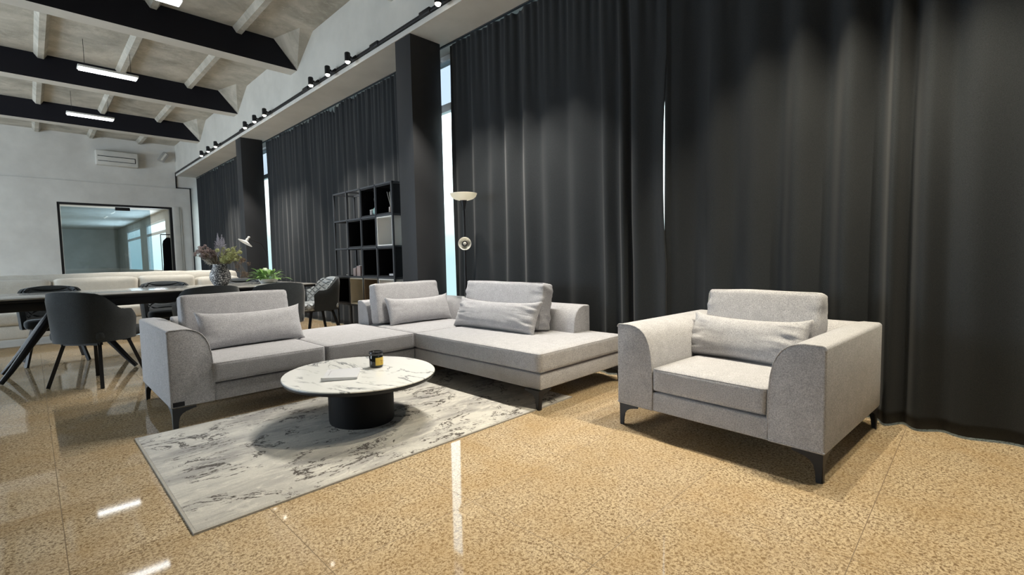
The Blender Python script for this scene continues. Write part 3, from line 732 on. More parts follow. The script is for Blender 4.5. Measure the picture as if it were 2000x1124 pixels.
def label_patch(a0, a1, z0, z1, rad, n=16):
    bm = bmesh.new(); vs = []
    for i in range(n + 1):
        a = R(a0 + (a1 - a0) * i / n)
        for z in (z0, z1):
            for rr in (rad - 0.0006, rad): vs.append(bm.verts.new((rr * math.cos(a), rr * math.sin(a), z)))
    for i in range(n):
        A, B = vs[4 * i:4 * i + 4], vs[4 * i + 4:4 * i + 8]
        bm.faces.new((A[1], B[1], B[3], A[3])); bm.faces.new((A[0], A[2], B[2], B[0])); bm.faces.new((A[2], A[3], B[3], B[2])); bm.faces.new((A[0], B[0], B[1], A[1]))
    return bm
lb = obj('label', label_patch(-125, -22, 0.016, 0.066, 0.0442), M_LABEL, cj, angle=60)
for z, a0, a1 in ((0.044, -85, -55), (0.038, -78, -50), (0.028, -80, -60)): obj('printed_line', label_patch(a0, a1, z, z + 0.0028, 0.0448, 6), M_PRINT, lb, angle=60)

# ------------------------------------------------------------------ floor lamp
M_OPAL = mat('white_opal_shade', (0.86, 0.84, 0.77), 0.35); nt = M_OPAL.node_tree
tl_ = nt.nodes.new('ShaderNodeBsdfTranslucent'); tl_.inputs[0].default_value = (0.9, 0.87, 0.78, 1); mx_ = nt.nodes.new('ShaderNodeMixShader'); mx_.inputs[0].default_value = 0.45
nt.links.new(nt.nodes['Principled BSDF'].outputs[0], mx_.inputs[1]); nt.links.new(tl_.outputs[0], mx_.inputs[2]); nt.links.new(mx_.outputs[0], nt.nodes['Material Output'].inputs[0])
fl = thing('floor_lamp', 'slim black floor lamp with white bowl shade and small reading light', 'floor lamp', (3.165, 3.795, 0))
bm = bmesh.new(); lathe(bm, [(0, 0), (0.125, 0), (0.125, 0.014), (0.115, 0.022), (0.02, 0.028), (0, 0.028)], 40); obj('base', bm, M_BLACK, fl, angle=40)
bm = bmesh.new(); tube(bm, [(0, 0, 0.028), (0, 0, 0.62), (0, 0, 1.50)], 0.0115, 14); tube(bm, [(0, 0, 0.60), (0, 0, 0.75)], 0.015, 14); obj('pole', bm, M_BLACK, fl, angle=40)
bm = bmesh.new()
for k in range(3):
    a = R(120 * k + 40); tube(bm, [(0, 0, 1.495), (0.012 * math.cos(a), 0.012 * math.sin(a), 1.52), (0.036 * math.cos(a), 0.036 * math.sin(a), 1.61)], 0.006, 8)
lathe(bm, [(0, 1.515), (0.014, 1.515), (0.034, 1.608), (0, 1.608)], 20); obj('shade_holder', bm, M_BLACK, fl)
bm = bmesh.new(); lathe(bm, [(0, 1.600), (0.055, 1.603), (0.095, 1.615), (0.125, 1.638), (0.137, 1.664), (0.1385, 1.672), (0.134, 1.671), (0.120, 1.642), (0.09, 1.621), (0, 1.612)], 48); obj('bowl_shade', bm, M_OPAL, fl, angle=60)
tocam = Vector((-fl.location.x, -fl.location.y, 0)).normalized()
Mh = Matrix.Translation((tocam.x * 0.10, tocam.y * 0.10, 1.157)) @ tocam.to_track_quat('Z', 'Y').to_matrix().to_4x4()
bm = bmesh.new(); lathe(bm, [(0.024, 0.0), (0.030, -0.006), (0.058, 0.020), (0.0655, 0.034), (0.0635, 0.035), (0.054, 0.020), (0.026, -0.002)], 36, M=Mh); hs = obj('reading_shade', bm, M_OPAL, fl, angle=60)
bm = bmesh.new(); lathe(bm, [(0.019, 0.030), (0.028, 0.031), (0.0285, 0.000), (0.019, 0.000)], 28, M=Mh); obj('bulb_ring', bm, M_BLACK, hs)
bm = bmesh.new(); lathe(bm, [(0, 0.038), (0.010, 0.036), (0.018, 0.028), (0.018, 0.000), (0, 0.000)], 24, M=Mh); obj('bulb', bm, M_OPAL, hs)
bm = bmesh.new(); tube(bm, [(0, 0, 1.157), (tocam.x * 0.05, tocam.y * 0.05, 1.157), (tocam.x * 0.098, tocam.y * 0.098, 1.157)], 0.010, 10); obj('reading_arm', bm, M_BLACK, fl)

# ------------------------------------------------------------------ bookshelf
bs = thing('bookshelf', 'tall open black metal bookshelf with closed and white cubes, beside the nearer column', 'bookshelf', (3.0, 4.886, 0))
SW, SD = 0.373, 0.30; LV = [0.045, 0.418, 0.792, 1.166, 1.540, 1.912]
bm = bmesh.new()
for i in range(5):
    for x in (0.0, SD): box(bm, x - 0.010, x + 0.010, i * SW - 0.010, i * SW + 0.010, 0.0, LV[5] + 0.010)
for z in LV[1:]:
    for x in (0.0, SD): box(bm, x - 0.010, x + 0.010, 0, 4 * SW, z - 0.010, z + 0.010)
    for i in range(5): box(bm, 0, SD, i * SW - 0.010, i * SW + 0.010, z - 0.010, z + 0.010)
for i in range(5): box(bm, 0, SD, i * SW - 0.010, i * SW + 0.010, LV[0] - 0.010, LV[0] + 0.010)
obj('metal_frame', bm, M_FRAME, bs, smooth=False)
for z, cols in ((LV[1], (0, 1, 2, 3)), (LV[2], (0, 1, 2, 3)), (LV[3], (0, 1, 2, 3)), (LV[4], (0, 1, 2, 3))):
    bm = bmesh.new(); box(bm, 0.012, SD - 0.012, 0.0, 4 * SW, z - 0.008, z + 0.0105); obj('shelf', bm, M_BLACKPANEL, bs, smooth=False)
def cube_insert(c, r, m, label=None):
    bm = bmesh.new(); a, b = c * SW + 0.012, (c + 1) * SW - 0.012; lo, hi = LV[r] + 0.0125, LV[r + 1] - 0.0125; t = 0.014; x0, x1 = -0.004, SD - 0.006
    box(bm, x0, x1, a, a + t, lo, hi); box(bm, x0, x1, b - t, b, lo, hi); box(bm, x0, x1, a + t, b - t, lo, lo + t); box(bm, x0, x1, a + t, b - t, hi - t, hi); box(bm, x1 - t, x1, a + t, b - t, lo + t, hi - t)
    o = obj('cube_insert', bm, m, bs, smooth=False)
    if label: o['label'] = label
for c, r in ((1, 4), (0, 4), (2, 3), (1, 3), (1, 2), (0, 2), (3, 1)): cube_insert(c, r, M_BLACKPANEL)
cube_insert(0, 3, M_WHITE, 'white open cube'); cube_insert(2, 1, M_CREAM, 'cream open cube'); cube_insert(1, 1, M_BROWNPANEL, 'oak coloured open cube'); cube_insert(0, 1, M_WHITE, 'white open cube behind the sofa')
def shelf_pt(c, f, r, dx=0.10): return (3.0 + dx, 4.886 + (c + f) * SW, LV[r] + 0.0108)
M_TEAL = mat('teal_glazed_ceramic', (0.25, 0.42, 0.42), 0.25); M_ROSE = mat('dusty_rose_ceramic', (0.42, 0.32, 0.30), 0.6); M_CERAM = mat('white_ceramic', (0.72, 0.71, 0.68), 0.35)
INZ = 0.0162
p = shelf_pt(1, 0.12, 4, 0.03); t = thing('vase', 'slim teal bottle vase on the top shelf of the bookshelf', 'vase', (p[0], p[1], p[2] + INZ))
bm = bmesh.new(); lathe(bm, [(0, 0), (0.032, 0), (0.040, 0.02), (0.040, 0.05), (0.022, 0.085), (0.013, 0.10), (0.013, 0.125), (0.017, 0.132), (0.010, 0.131), (0, 0.125)], 24); obj('body', bm, M_TEAL, t)
bm = bmesh.new(); lathe(bm, [(0, 0.126), (0.008, 0.132), (0.022, 0.16), (0.026, 0.19), (0.016, 0.215), (0, 0.222)], 16); obj('dried_head', bm, mat('dark_dried_pod', (0.05, 0.045, 0.045), 0.8), t)
p = shelf_pt(1, 0.36, 4, 0.03); t = thing('jar', 'small grey ceramic jar beside the teal vase on the top shelf', 'jar', (p[0], p[1], p[2] + INZ))
bm = bmesh.new(); lathe(bm, [(0, 0), (0.030, 0), (0.032, 0.004), (0.032, 0.052), (0, 0.054)], 24); obj('body', bm, mat('grey_ceramic', (0.35, 0.33, 0.33), 0.5), t)
bm = bmesh.new(); lathe(bm, [(0, 0.0545), (0.033, 0.0545), (0.033, 0.062), (0.008, 0.066), (0.008, 0.074), (0, 0.075)], 24); obj('lid', bm, M_CERAM, t)
p = shelf_pt(0, 0.16, 4, 0.02); t = thing('reed_diffuser', 'reed diffuser with thin sticks on the top shelf of the bookshelf', 'diffuser', (p[0], p[1], p[2] + INZ))
bm = bmesh.new(); lathe(bm, [(0, 0), (0.026, 0), (0.028, 0.004), (0.028, 0.058), (0.012, 0.066), (0.012, 0.078), (0, 0.078)], 20); obj('bottle', bm, mat('taupe_glass', (0.30, 0.26, 0.23), 0.2), t)
for k in range(5):
    bm = bmesh.new(); a = R(72 * k + 10); tube(bm, [(0.004 * math.cos(a), 0.004 * math.sin(a), 0.06), (0.042 * math.cos(a), 0.042 * math.sin(a), 0.235)], 0.0022, 6); obj('reed', bm, M_CERAM, t)
p = shelf_pt(0, 0.22, 3, 0.09); t = thing('figurine', 'white abstract figurine standing inside the white cube of the bookshelf', 'figurine', (p[0], p[1], p[2] + INZ))
bm = bmesh.new(); lathe(bm, [(0, 0), (0.045, 0), (0.045, 0.012), (0, 0.012)], 24); obj('plinth', bm, M_CERAM, t)
bm = bmesh.new(); tube(bm, [(0, 0.0, 0.013), (0.01, 0.012, 0.06), (-0.008, -0.004, 0.11), (0.006, 0.006, 0.16), (0.0, 0.0, 0.195), (0, 0.014, 0.222), (0, 0.024, 0.238)], [0.034, 0.026, 0.020, 0.028, 0.012, 0.018, 0.006], 12); tube(bm, [(0, 0.0, 0.165), (0, 0.032, 0.19), (0, 0.042, 0.225)], [0.010, 0.008, 0.004], 8); obj('figure', bm, M_CERAM, t)
for (f, hgt, w, lab) in ((0.76, 0.105, 0.036, 'low dusty rose box candle on the bookshelf'), (0.40, 0.135, 0.048, 'tall dusty rose box candle on the bookshelf')):
    p = shelf_pt(2, f, 2, 0.06); t = thing('candle', lab, 'candle', p, 0, 'rose candles')
    bm = bmesh.new(); box(bm, -w, w, -w, w, 0, hgt, 0.004); obj('body', bm, M_ROSE, t)
    bm = bmesh.new(); lathe(bm, [(0, hgt), (w * 0.7, hgt), (w * 0.7, hgt + 0.006), (0, hgt + 0.006)], 20); obj('rim', bm, M_CERAM, t)
p = shelf_pt(3, 0.25, 2, 0.06); bm = bmesh.new(); lathe(bm, [(0, 0), (0.03, 0), (0.055, 0.014), (0.053, 0.016), (0.03, 0.005), (0, 0.004)], 24, c=p); tag(obj('dish', bm, M_CERAM), 'small white dish on the bookshelf left of the rose candles', 'dish')
p = shelf_pt(2, 0.06, 2, 0.06); t = thing('vase', 'narrow dark vase with a bare black branch on the bookshelf', 'vase', p)
bm = bmesh.new(); lathe(bm, [(0, 0), (0.020, 0), (0.022, 0.05), (0.015, 0.2), (0.012, 0.215), (0.009, 0.213), (0, 0.2)], 18); obj('body', bm, mat('blue_grey_glaze', (0.10, 0.11, 0.14), 0.3), t)
bm = bmesh.new(); tube(bm, [(0, 0, 0.2), (0.005, 0.02, 0.26), (0.0, 0.075, 0.315)], 0.003, 6); tube(bm, [(0.002, 0.02, 0.26), (0.0, 0.03, 0.33)], 0.002, 6); obj('branch', bm, M_BLACK, t)
p = shelf_pt(2, 0.22, 2, 0.05); bm = bmesh.new(); lathe(bm, [(0, 0), (0.020, 0), (0.021, 0.03), (0.015, 0.042), (0, 0.044)], 18, c=p); tag(obj('jar', bm, M_CERAM), 'tiny white jar beside the narrow dark vase on the bookshelf', 'jar')
p = shelf_pt(0, 0.20, 2, 0.06); t = thing('book', 'small closed grey book lying on the black cube above the white one', 'book', (p[0], p[1], p[2] + INZ))
bm = bmesh.new(); box(bm, -0.05, 0.05, -0.062, 0.062, 0, 0.026, 0.002); obj('cover', bm, mat('grey_book_cloth', (0.20, 0.21, 0.23), 0.7), t); bm = bmesh.new(); box(bm, -0.053, -0.045, -0.059, 0.059, 0.004, 0.022); obj('pages', bm, M_PAPER, t)

# ------------------------------------------------------------------ dining tables and chairs
dt = thing('dining_table', 'long dark dining table with pale top and black splayed legs behind the sofa', 'dining table', (0.95, 6.21, 0))
TX0, TX1, TY0, TY1, DTZ = -1.45, 1.44, -0.585, 0.585, 0.747
bm = bmesh.new(); box(bm, TX0, TX1, TY0, TY1, DTZ - 0.012, DTZ, 0.003); obj('table_top', bm, M_TABLETOP, dt)
bm = bmesh.new(); box(bm, TX0 + 0.01, TX1 - 0.01, TY0 + 0.006, TY1 - 0.006, DTZ - 0.034, DTZ - 0.0125, 0.004); obj('under_frame', bm, M_BLACK, dt)
bm = bmesh.new(); box(bm, TX0 + 0.15, TX1 - 0.20, TY0 + 0.08, TY1 - 0.08, DTZ - 0.115, DTZ - 0.0345, 0.004); obj('extension_box', bm, M_BLACK, dt)
for cx in (-0.72, 0.70):
    for sx, sy in ((-1, -1), (1, -1), (1, 1), (-1, 1)):
        bm = bmesh.new()
        a = Vector((cx + sx * 0.06, sy * 0.05, DTZ - 0.116)); b = Vector((cx + sx * 0.46, sy * 0.28, 0.0))
        n = 6; pts = [a.lerp(b, i / n) for i in range(n + 1)]; pts[-1].z = 0.012
        tube(bm, pts, [0.040, 0.038, 0.035, 0.031, 0.027, 0.023, 0.019], 10); obj('leg', bm, M_BLACK, dt)
M_QUILT = fabric('slate_quilted_fabric', (0.10, 0.115, 0.125), (0.155, 0.17, 0.185), 200); g = NG(M_QUILT)
v = g.coord('Object', rot=(0, 0, 0)); sx_ = g.new('ShaderNodeSeparateXYZ'); g.link(v, sx_.inputs[0])
def tri(a): return g.math('ABSOLUTE', g.math('SUBTRACT', g.math('FRACT', a), 0.5))
d1 = tri(g.math('MULTIPLY', g.math('ADD', sx_.outputs[1], sx_.outputs[2]), 13.0)); d2 = tri(g.math('MULTIPLY', g.math('SUBTRACT', sx_.outputs[1], sx_.outputs[2]), 13.0))
hq = g.math('MINIMUM', g.ramp(d1, [(0.0, 0.0), (0.22, 1.0)]), g.ramp(d2, [(0.0, 0.0), (0.22, 1.0)]))
g.bump(hq, 1.0, 0.03)
def shell(bm, ang0, ang1, rx, ry, thick, zlo, top, n=44, m=7, inset=0.0, taper=0.90):
    """upholstered wall bent round a seat; local -y is the back. top(t), t in -1..1"""
    cols = []
    for i in range(n + 1):
        t = i / n * 2 - 1; a = -PI / 2 + R(ang1) * t
        ct_, st_ = math.cos(a), math.sin(a)
        e = 2.6
        k = (abs(ct_) ** e + abs(st_) ** e) ** (-1 / e)
        zt = top(t); col = []
        for side in (0, 1):
            for j in range(m + 1):
                q = j / m if side == 0 else 1 - j / m
                z = zlo + (zt - zlo) * q
                flare = taper + (1 - taper) * min(1.0, (z - zlo) / (0.80 - zlo))
                off = 0.0 if side == 0 else -thick
                if q > 0.93: off = off * 0.55 - thick * 0.225 if side == 0 else off * 0.55 - thick * 0.225
                x = (rx * flare + off) * ct_ * k; y = (ry * flare + off) * st_ * k
                col.append(bm.verts.new((x, y, z)))
        cols.append(col)
    L = len(cols[0])
    for i in range(n):
        for j in range(L):
            bm.faces.new((cols[i][j], cols[i + 1][j], cols[i + 1][(j + 1) % L], cols[i][(j + 1) % L]))
    bm.faces.new(cols[0]); bm.faces.new(cols[-1][::-1])
def arm_top(t):
    a = abs(t)
    if a < 0.36: return 0.80 - 0.02 * (a / 0.36) ** 2
    q = min(1, (a - 0.36) / 0.40); q = q * q * (3 - 2 * q)
    return 0.78 - 0.145 * q - 0.05 * max(0, a - 0.9) / 0.1
def make_chair(mat_out, mat_in, mat_seat, label, group, loc, rz, legs_low=0.0):
    t = thing('dining_chair', label, 'chair', loc, rz, group)
    bm = bmesh.new(); shell(bm, -118, 118, 0.285, 0.285, 0.045, 0.375, arm_top); obj('backrest', bm, mat_out, t, angle=60)
    bm = bmesh.new(); shell(bm, -100, 100, 0.240, 0.240, 0.016, 0.475, lambda q: arm_top(q * 100 / 118) + 0.001); obj('quilted_lining', bm, mat_in, t, angle=60)
    bm = bmesh.new(); soft_box(bm, -0.225, 0.225, -0.205, 0.265, 0.385, 0.470, 0.03, (12, 12, 5), (0.004, 0.004, 0.012)); obj('seat', bm, mat_seat, t, angle=180)
    bm = bmesh.new(); box(bm, -0.17, 0.17, -0.155, -0.125, 0.345, 0.374); box(bm, -0.17, 0.17, 0.125, 0.155, 0.345, 0.374); box(bm, -0.015, 0.015, -0.125, 0.125, 0.345, 0.374); obj('leg_frame', bm, M_BLACK, t, smooth=False)
    for sx in (-1, 1):
        for sy in (-1, 1):
            bm = bmesh.new(); bar(bm, (sx * 0.155, sy * 0.14, 0.360), (sx * 0.235, sy * 0.225, 0.003), 0.026, 0.026); obj('leg', bm, M_BLACK, t, smooth=False)
    return t
GR = 'slate grey dining chairs'
c0 = make_chair(M_CHAIR, M_QUILT, M_CHAIR, 'slate grey dining chair seen from behind, nearest the armrest end of the sofa', GR, (1.190, 5.35, 0), R(3))
copy_thing(c0, (1.805, 5.29, 0), R(-4), 'slate grey dining chair seen from behind, left of the pale-lit tub chair', GR)
copy_thing(c0, (0.375, 5.42, 0), R(-48), 'dark dining chair at the left edge, half hidden by the sofa armrest', GR)
copy_thing(c0, (1.150, 6.95, 0), R(180), 'slate quilted dining chair across the table, left of the patterned vase', GR)
copy_thing(c0, (2.000, 6.95, 0), R(176), 'slate quilted dining chair across the table, right of the patterned vase', GR)
copy_thing(c0, (0.15, 6.97, 0), R(182), 'slate quilted dining chair across the table, farthest left', GR)
M_QUILTLIT = M_QUILT.copy(); M_QUILTLIT.name = 'spotlit_slate_quilted_fabric'  # slate quilt lightened: spotlight inside the tub chair put into the colour
for nd in M_QUILTLIT.node_tree.nodes:
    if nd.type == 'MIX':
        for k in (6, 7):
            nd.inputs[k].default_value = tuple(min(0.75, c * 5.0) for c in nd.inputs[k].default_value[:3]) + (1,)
make_chair(M_CHAIR, M_QUILTLIT, M_QUILTLIT, 'dark tub chair with pale-lit quilted inside at the table end by the bookshelf', GR, (2.63, 6.22, 0), R(90))

# ------------------------------------------------------------------ white sofa
ws = thing('sofa', 'long white sofa behind the dining table before the end wall', 'sofa', (0, 0, 0))
bm = bmesh.new(); soft_box(bm, -0.90, 2.62, 9.52, 9.78, 0.16, 0.875, 0.05, (30, 6, 10), (0.01, 0.01, 0.02), 0.01, 3); obj('backrest', bm, M_WHITEFAB, ws, angle=180)
bm = bmesh.new(); box(bm, -0.90, 2.62, 8.62, 9.55, 0.10, 0.27, 0.02, 3); obj('base_frame', bm, M_WHITEFAB, ws, angle=50)
for i, (a, b) in enumerate(((-0.9, 0.26), (0.27, 1.43), (1.44, 2.60))):
    bm = bmesh.new(); soft_box(bm, a, b, 8.60, 9.50, 0.275, 0.43, 0.03, (14, 14, 5), (0.004, 0.004, 0.015), 0.004, i); obj('seat_cushion', bm, M_WHITEFAB, ws, angle=180)
for i, (a, b, zt) in enumerate(((-0.9, 0.20, 0.82), (0.22, 1.165, 0.825), (1.18, 1.905, 0.825), (1.93, 2.56, 0.775))):
    bm = bmesh.new(); soft_box(bm, a, b, 9.20, 9.48, 0.44, zt, 0.05, (14, 6, 10), (0.004, 0.02, 0.01), 0.006, i + 5); obj('back_cushion', bm, M_WHITEFAB, ws, angle=180)
for x in (-0.8, 0.9, 2.5):
    for y in (8.7, 9.7):
        bm = bmesh.new(); bar(bm, (x, y, 0.10), (x, y, 0.0), 0.04); obj('leg', bm, M_BLACK, ws, smooth=False)

# ------------------------------------------------------------------ vase with dried bouquet
M_SPECK = mat('black_and_white_speckled_ceramic', (0.6, 0.6, 0.6), 0.45); g = NG(M_SPECK)
v = g.coord('Object'); vo = g.new('ShaderNodeTexVoronoi', _feature='DISTANCE_TO_EDGE', Scale=46.0); g.link(v, vo.inputs['Vector'])
nz_ = g.noise(v, 24, 3, 0.7, 1.5)
m_ = g.math('MAXIMUM', g.ramp(vo.outputs['Distance'], [(0.10, 1.0), (0.16, 0.0)]), g.ramp(nz_, [(0.54, 0.0), (0.60, 1.0)]))
g.color(g.mix(m_, (0.62, 0.62, 0.62), (0.045, 0.047, 0.055)))
VX, VY, VZ = 1.545, 6.26, DTZ + 0.0005
t = thing('vase', 'round black and white patterned vase on the dining table', 'vase', (VX, VY, VZ))
bm = bmesh.new(); lathe(bm, [(0, 0), (0.062, 0), (0.080, 0.025), (0.103, 0.070), (0.109, 0.105), (0.103, 0.145), (0.086, 0.185), (0.070, 0.215), (0.068, 0.245), (0.073, 0.250), (0.061, 0.248), (0.059, 0.22), (0, 0.20)], 44); obj('body', bm, M_SPECK, t)
bq = thing('dried_bouquet', 'dried bouquet of brown, lilac and green flowers in the patterned vase', 'bouquet', (VX, VY, VZ))
rg = random.Random(5)
right = Vector((0.7025, -0.712, 0)); away = Vector((0.712, 0.7025, 0))     # across and away from the viewer's side
def bpt(u, w, z): return right * u + away * w + Vector((0, 0, z))
M_STEM = mat('dry_stem', (0.16, 0.12, 0.08), 0.8); M_PINK = mat('mauve_brown_dried_petals', (0.27, 0.205, 0.195), 0.9); M_LILAC = mat('lilac_grey_plume', (0.42, 0.41, 0.47), 0.95); M_HYD = mat('green_dried_hydrangea', (0.44, 0.46, 0.22), 0.85); M_OLIVE = mat('straw_plume', (0.46, 0.42, 0.35), 0.9); M_RUST = mat('rusty_brown_leaves', (0.19, 0.13, 0.085), 0.85)
def blob(bm, c, r_, k, sd):
    """petalled flower head: many small tilted petals over a ball"""
    for i in range(k):
        z = 1 - 2 * (i + 0.5) / k; a = i * 2.399963 + sd; s = math.sqrt(max(0, 1 - z * z))
        nrm = Vector((s * math.cos(a), s * math.sin(a), z)); p = Vector(c) + nrm * r_ * rg.uniform(0.75, 1.05)
        u = nrm.orthogonal().normalized(); u.rotate(Matrix.Rotation(rg.uniform(0, 6.28), 3, nrm)); w = nrm.cross(u)
        h = r_ * rg.uniform(0.20, 0.34)
        q = [p + u * h, p + w * h * 0.8 + nrm * h * 0.3, p - u * h, p - w * h * 0.8 + nrm * h * 0.3]
        b0 = bm.verts.new(p - nrm * h * 0.5); vs = [bm.verts.new(x) for x in q]
        for j in range(4): bm.faces.new((b0, vs[j], vs[(j + 1) % 4]))
        bm.faces.new(vs)
def plume(bm, base, tip, w, k, sd):
    base, tip = Vector(base), Vector(tip); ax = (tip - base); L = ax.length; ax.normalize()
    for i in range(k):
        t_ = rg.random() ** 0.8; p = base.lerp(tip, t_); a = rg.uniform(0, 6.28); o_ = ax.orthogonal().normalized(); o_.rotate(Matrix.Rotation(a, 3, ax))
        ln = w * (1.1 - t_) ** 0.5 * math.sin(PI * min(1, 0.25 + 0.75 * t_)) * rg.uniform(0.6, 1.2) + 0.006
        q = p + (o_ + ax * 1.1).normalized() * ln + Vector((0, 0, -0.15 * ln)); tube(bm, [p, p.lerp(q, 0.55) + ax * 0.004, q], [0.0014, 0.0012, 0.0004], 3, cap=False)
stems = bmesh.new(); pk = bmesh.new(); hy = bmesh.new(); pl1 = bmesh.new(); ol = bmesh.new(); ru = bmesh.new()
root = Vector((0, 0, 0.2))
def stem(p): 
    p = Vector(p); a = root + Vector((rg.uniform(-.03, .03), rg.uniform(-.03, .03), 0)); mid = a.lerp(p, 0.5) + Vector((0, 0, 0.03)); tube(stems, [a, mid, p], 0.0025, 5)
for i in range(36):
    u = rg.uniform(-0.26, -0.05); z = 0.31 + 0.13 * rg.random() + 0.10 * (-u - 0.1)
    if i < 4: u, z = (-0.275, -0.25, -0.22, -0.12)[i], (0.40, 0.445, 0.40, 0.46)[i]
    p = bpt(u, rg.uniform(-0.09, 0.09), z); blob(pk, p, rg.uniform(0.015, 0.026), 60, i); stem(p)
for i in range(26):
    u = rg.uniform(0.03, 0.24); z = 0.29 + 0.15 * rg.random()
    p = bpt(u, rg.uniform(-0.09, 0.09), z); blob(hy, p, rg.uniform(0.013, 0.024), 60, i); stem(p)
for i, (u, z1) in enumerate(((0.02, 0.60), (0.05, 0.585), (-0.015, 0.58), (0.035, 0.55))):
    plume(pl1, bpt(u * 0.4, 0.02 * i - 0.03, 0.33), bpt(u, 0.03 * i - 0.04, z1), 0.065, 190, i); stem(bpt(u * 0.4, 0.02 * i - 0.03, 0.36))
for i in range(8):
    u = rg.uniform(-0.22, -0.06); z1 = rg.uniform(0.30, 0.40)
    plume(ol, bpt(u * 0.3, rg.uniform(-.05, .05), 0.245), bpt(u, rg.uniform(-.08, .08), z1), 0.04, 80, i)
for i in range(16):
    u = rg.uniform(0.02, 0.24)
    plume(hy, bpt(u * 0.35, rg.uniform(-.05, .05), 0.25), bpt(u, rg.uniform(-.09, .09), rg.uniform(0.33, 0.46)), 0.045, 90, i)
for i in range(14):
    u = rg.uniform(0.16, 0.31); z = rg.uniform(0.06, 0.30); p = bpt(u, rg.uniform(0.02, 0.14), z); blob(ru, p, rg.uniform(0.016, 0.028), 22, i)
    tube(stems, [root, bpt(u * 0.6, 0.06, max(0.32, z + 0.08)), p], 0.002, 5)
obj('stems', stems, M_STEM, bq); obj('brown_flowers', pk, M_PINK, bq, smooth=False); obj('green_flowers', hy, M_HYD, bq, smooth=False)
obj('lilac_plume', pl1, M_LILAC, bq, smooth=False); obj('straw_plume', ol, M_OLIVE, bq, smooth=False); obj('drooping_leaves', ru, M_RUST, bq, smooth=False)
# potted plant on the right-hand end of the dining table
M_LEAF = mat('glossy_green_leaf', (0.10, 0.24, 0.05), 0.35); g = NG(M_LEAF); g.color(g.mix(g.noise(g.coord('Object'), 14, 3, 0.6), (0.05, 0.16, 0.03), (0.26, 0.42, 0.12)))
pp = thing('potted_plant', 'low green leafy plant in a shallow pot on the dining table', 'plant', (2.11, 6.40, VZ))
bm = bmesh.new(); lathe(bm, [(0, 0), (0.085, 0), (0.11, 0.035), (0.112, 0.05), (0.10, 0.05), (0.098, 0.04), (0, 0.038)], 32); obj('pot', bm, M_CERAM, pp)
bm = bmesh.new()
for i in range(80):
    a = rg.uniform(0, 2 * PI); el = rg.uniform(0.05, 1.25); L = rg.uniform(0.075, 0.135); w = L * rg.uniform(0.18, 0.25)
    st = Vector((0.05 * math.cos(a) * rg.random(), 0.05 * math.sin(a) * rg.random(), 0.045))
    dr = Vector((math.cos(a) * math.cos(el), math.sin(a) * math.cos(el), math.sin(el)))
    st2 = st + dr * rg.uniform(0.05, 0.13) * (0.6 + 0.4 * abs(math.cos(el)))
    st2.z = max(st2.z, 0.06)
    tube(bm, [st, st2], 0.002, 4, cap=False)
    side = dr.cross(Vector((0, 0, 1))).normalized(); rows = []
    for k in range(7):
        t_ = k / 6; ww = w * math.sin(PI * min(1, 0.06 + t_ * 0.94)) ** 0.8 * (1 if k < 6 else 0.0) + 0.0006
        c_ = st2 + dr * (L * t_) + Vector((0, 0, -0.09 * L * t_ * t_ * 4)); 
        c_.z = max(c_.z, 0.012)
        n_ = Vector((0, 0, 0.25 * ww))
        rows.append([bm.verts.new(c_ - side * ww + n_), bm.verts.new(c_), bm.verts.new(c_ + side * ww + n_)])
    for k in range(6):
        for j in range(2): bm.faces.new((rows[k][j], rows[k][j + 1], rows[k + 1][j + 1], rows[k + 1][j]))
obj('foliage', bm, M_LEAF, pp)
# small white-headed reading lamp on a thin black stand
rl = thing('reading_lamp', 'thin black standing lamp with tilted white disc head before the farther column', 'floor lamp', (2.99, 9.05, 0))
bm = bmesh.new(); lathe(bm, [(0, 0), (0.13, 0), (0.13, 0.015), (0, 0.02)], 32); obj('base', bm, M_BLACK, rl)
HD = Vector((2.625, 8.93, 1.375)) - Vector((2.99, 9.05, 0))
bm = bmesh.new(); tube(bm, [(0, 0, 0.02), (0, 0, 1.05), (-0.02, -0.005, 1.16), (-0.10, -0.03, 1.33)], 0.008, 8); obj('pole', bm, M_BLACK, rl)
bm = bmesh.new(); tube(bm, [(-0.10, -0.03, 1.33), HD.lerp(Vector((-0.10, -0.03, 1.40)), 0.45), HD + Vector((0.03, 0.0, 0.035))], 0.007, 8); obj('arm', bm, M_BLACK, rl)
tiltq = (right * -0.42 + away * -0.35 + Vector((0, 0, -0.83))).normalized().to_track_quat('Z', 'Y').to_matrix().to_4x4()
Mh = Matrix.Translation(HD) @ tiltq
bm = bmesh.new(); lathe(bm, [(0, 0.0), (0.03, 0.0), (0.075, 0.020), (0.122, 0.034), (0.122, 0.040), (0.10, 0.040), (0, 0.036)], 36, M=Mh); h_ = obj('disc_head', bm, M_CERAM, rl, angle=50)
bm = bmesh.new(); lathe(bm, [(0, -0.055), (0.02, -0.052), (0.026, -0.03), (0.022, -0.001), (0, -0.001)], 20, M=Mh); obj('socket', bm, M_CERAM, h_)
bm = bmesh.new(); lathe(bm, [(0, -0.094), (0.018, -0.085), (0.022, -0.072), (0.016, -0.056), (0, -0.056)], 16, M=Mh); obj('ball_joint', bm, M_CERAM, rl)

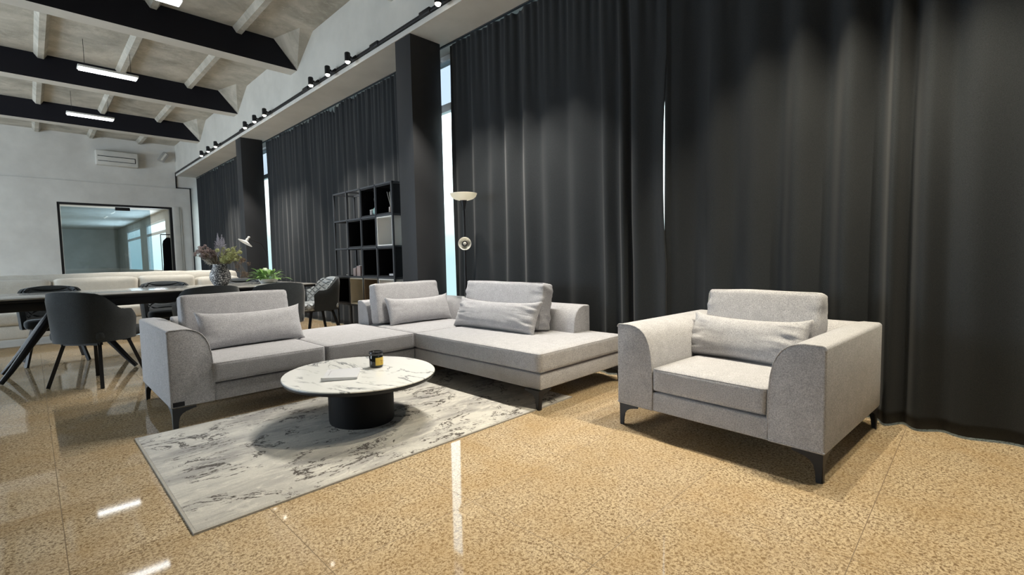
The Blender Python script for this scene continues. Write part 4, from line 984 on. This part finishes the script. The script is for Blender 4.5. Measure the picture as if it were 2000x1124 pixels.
# ------------------------------------------------------------------ things on and beyond the end wall
a = thing('air_conditioner', 'white wall-mounted air conditioner with dark outlined vent, high on the end wall', 'air conditioner', (1.72, Y1 - 0.003, 3.50))
bm = bmesh.new(); box(bm, -0.42, 0.42, -0.20, 0, 0.0, 0.36, 0.03, 4); obj('body', bm, M_PAINT, a)
bm = bmesh.new(); box(bm, -0.38, 0.36, -0.206, -0.2005, 0.205, 0.22); box(bm, -0.38, 0.36, -0.206, -0.2005, 0.09, 0.10); box(bm, 0.345, 0.36, -0.206, -0.2005, 0.10, 0.205); obj('vent_outline', bm, M_BLACK, a, smooth=False)
bm = bmesh.new(); bar(bm, (0.43, -0.03, 0.24), (0.60, -0.02, 0.235), 0.02); obj('pipe', bm, M_GREYWALL, a)
s_ = thing('wall_speaker', 'small grey tilted speaker box high in the far corner', 'speaker', (2.69, Y1 - 0.003, 3.86))
bm = bmesh.new(); box(bm, -0.07, 0.07, -0.16, -0.03, -0.13, 0.13, 0.015, M=Matrix.Rotation(R(32), 4, 'Y')); obj('body', bm, mat('grey_plastic', (0.33, 0.32, 0.30), 0.6), s_)
bm = bmesh.new(); box(bm, -0.022, 0.022, -0.168, -0.161, -0.11, 0.11, 0.0, M=Matrix.Rotation(R(32), 4, 'Y')); obj('grille', bm, M_PAINT, s_, smooth=False)
bm = bmesh.new(); bar(bm, (0, -0.03, 0.0), (0, 0, 0.02), 0.04); obj('bracket', bm, M_BLACK, s_, smooth=False)
cr_ = thing('coat_rack', 'black garment rail in the side room seen through the doorway', 'coat rack', (2.98, 17.3, 0))
bm = bmesh.new(); tube(bm, [(0.16, 0, 0.02), (0.16, 0, 1.90)], 0.016, 8); tube(bm, [(-0.20, 0, 1.885), (0.16, 0, 1.885)], 0.014, 8); tube(bm, [(-0.20, 0, 0.02), (-0.20, 0, 1.885)], 0.010, 8); obj('rail', bm, M_BLACK, cr_)
for x in (-0.20, 0.16):
    bm = bmesh.new(); box(bm, x - 0.02, x + 0.02, -0.25, 0.25, 0.0, 0.02); obj('foot', bm, M_BLACK, cr_, smooth=False)
M_COAT = mat('black_wool_cloth', (0.006, 0.006, 0.007), 0.9, spec=0.1)
bm = bmesh.new(); prof = [(0.0, 1.80), (0.05, 1.795), (0.16, 1.70), (0.19, 1.60), (0.17, 1.30), (0.185, 1.0), (0.21, 0.55), (0.19, 0.45), (0, 0.45)]
lathe(bm, prof, 28, sx=0.85, sy=0.6)
for v_ in bm.verts: v_.co.x += 0.010 * math.sin(9 * v_.co.z); v_.co *= 1 + 0.05 * math.sin(5 * math.atan2(v_.co.y, v_.co.x)) if False else 1
co = thing('coat', 'long black coat hanging on the garment rail in the side room', 'coat', (2.965, 17.3, 0)); obj('cloth', bm, M_COAT, co)
bm = bmesh.new(); tube(bm, [(0, 0, 1.80), (0, 0, 1.84), (0.008, 0.0, 1.858), (0.0, 0.0, 1.868)], 0.004, 6); obj('hanger_hook', bm, M_BLACK, co)
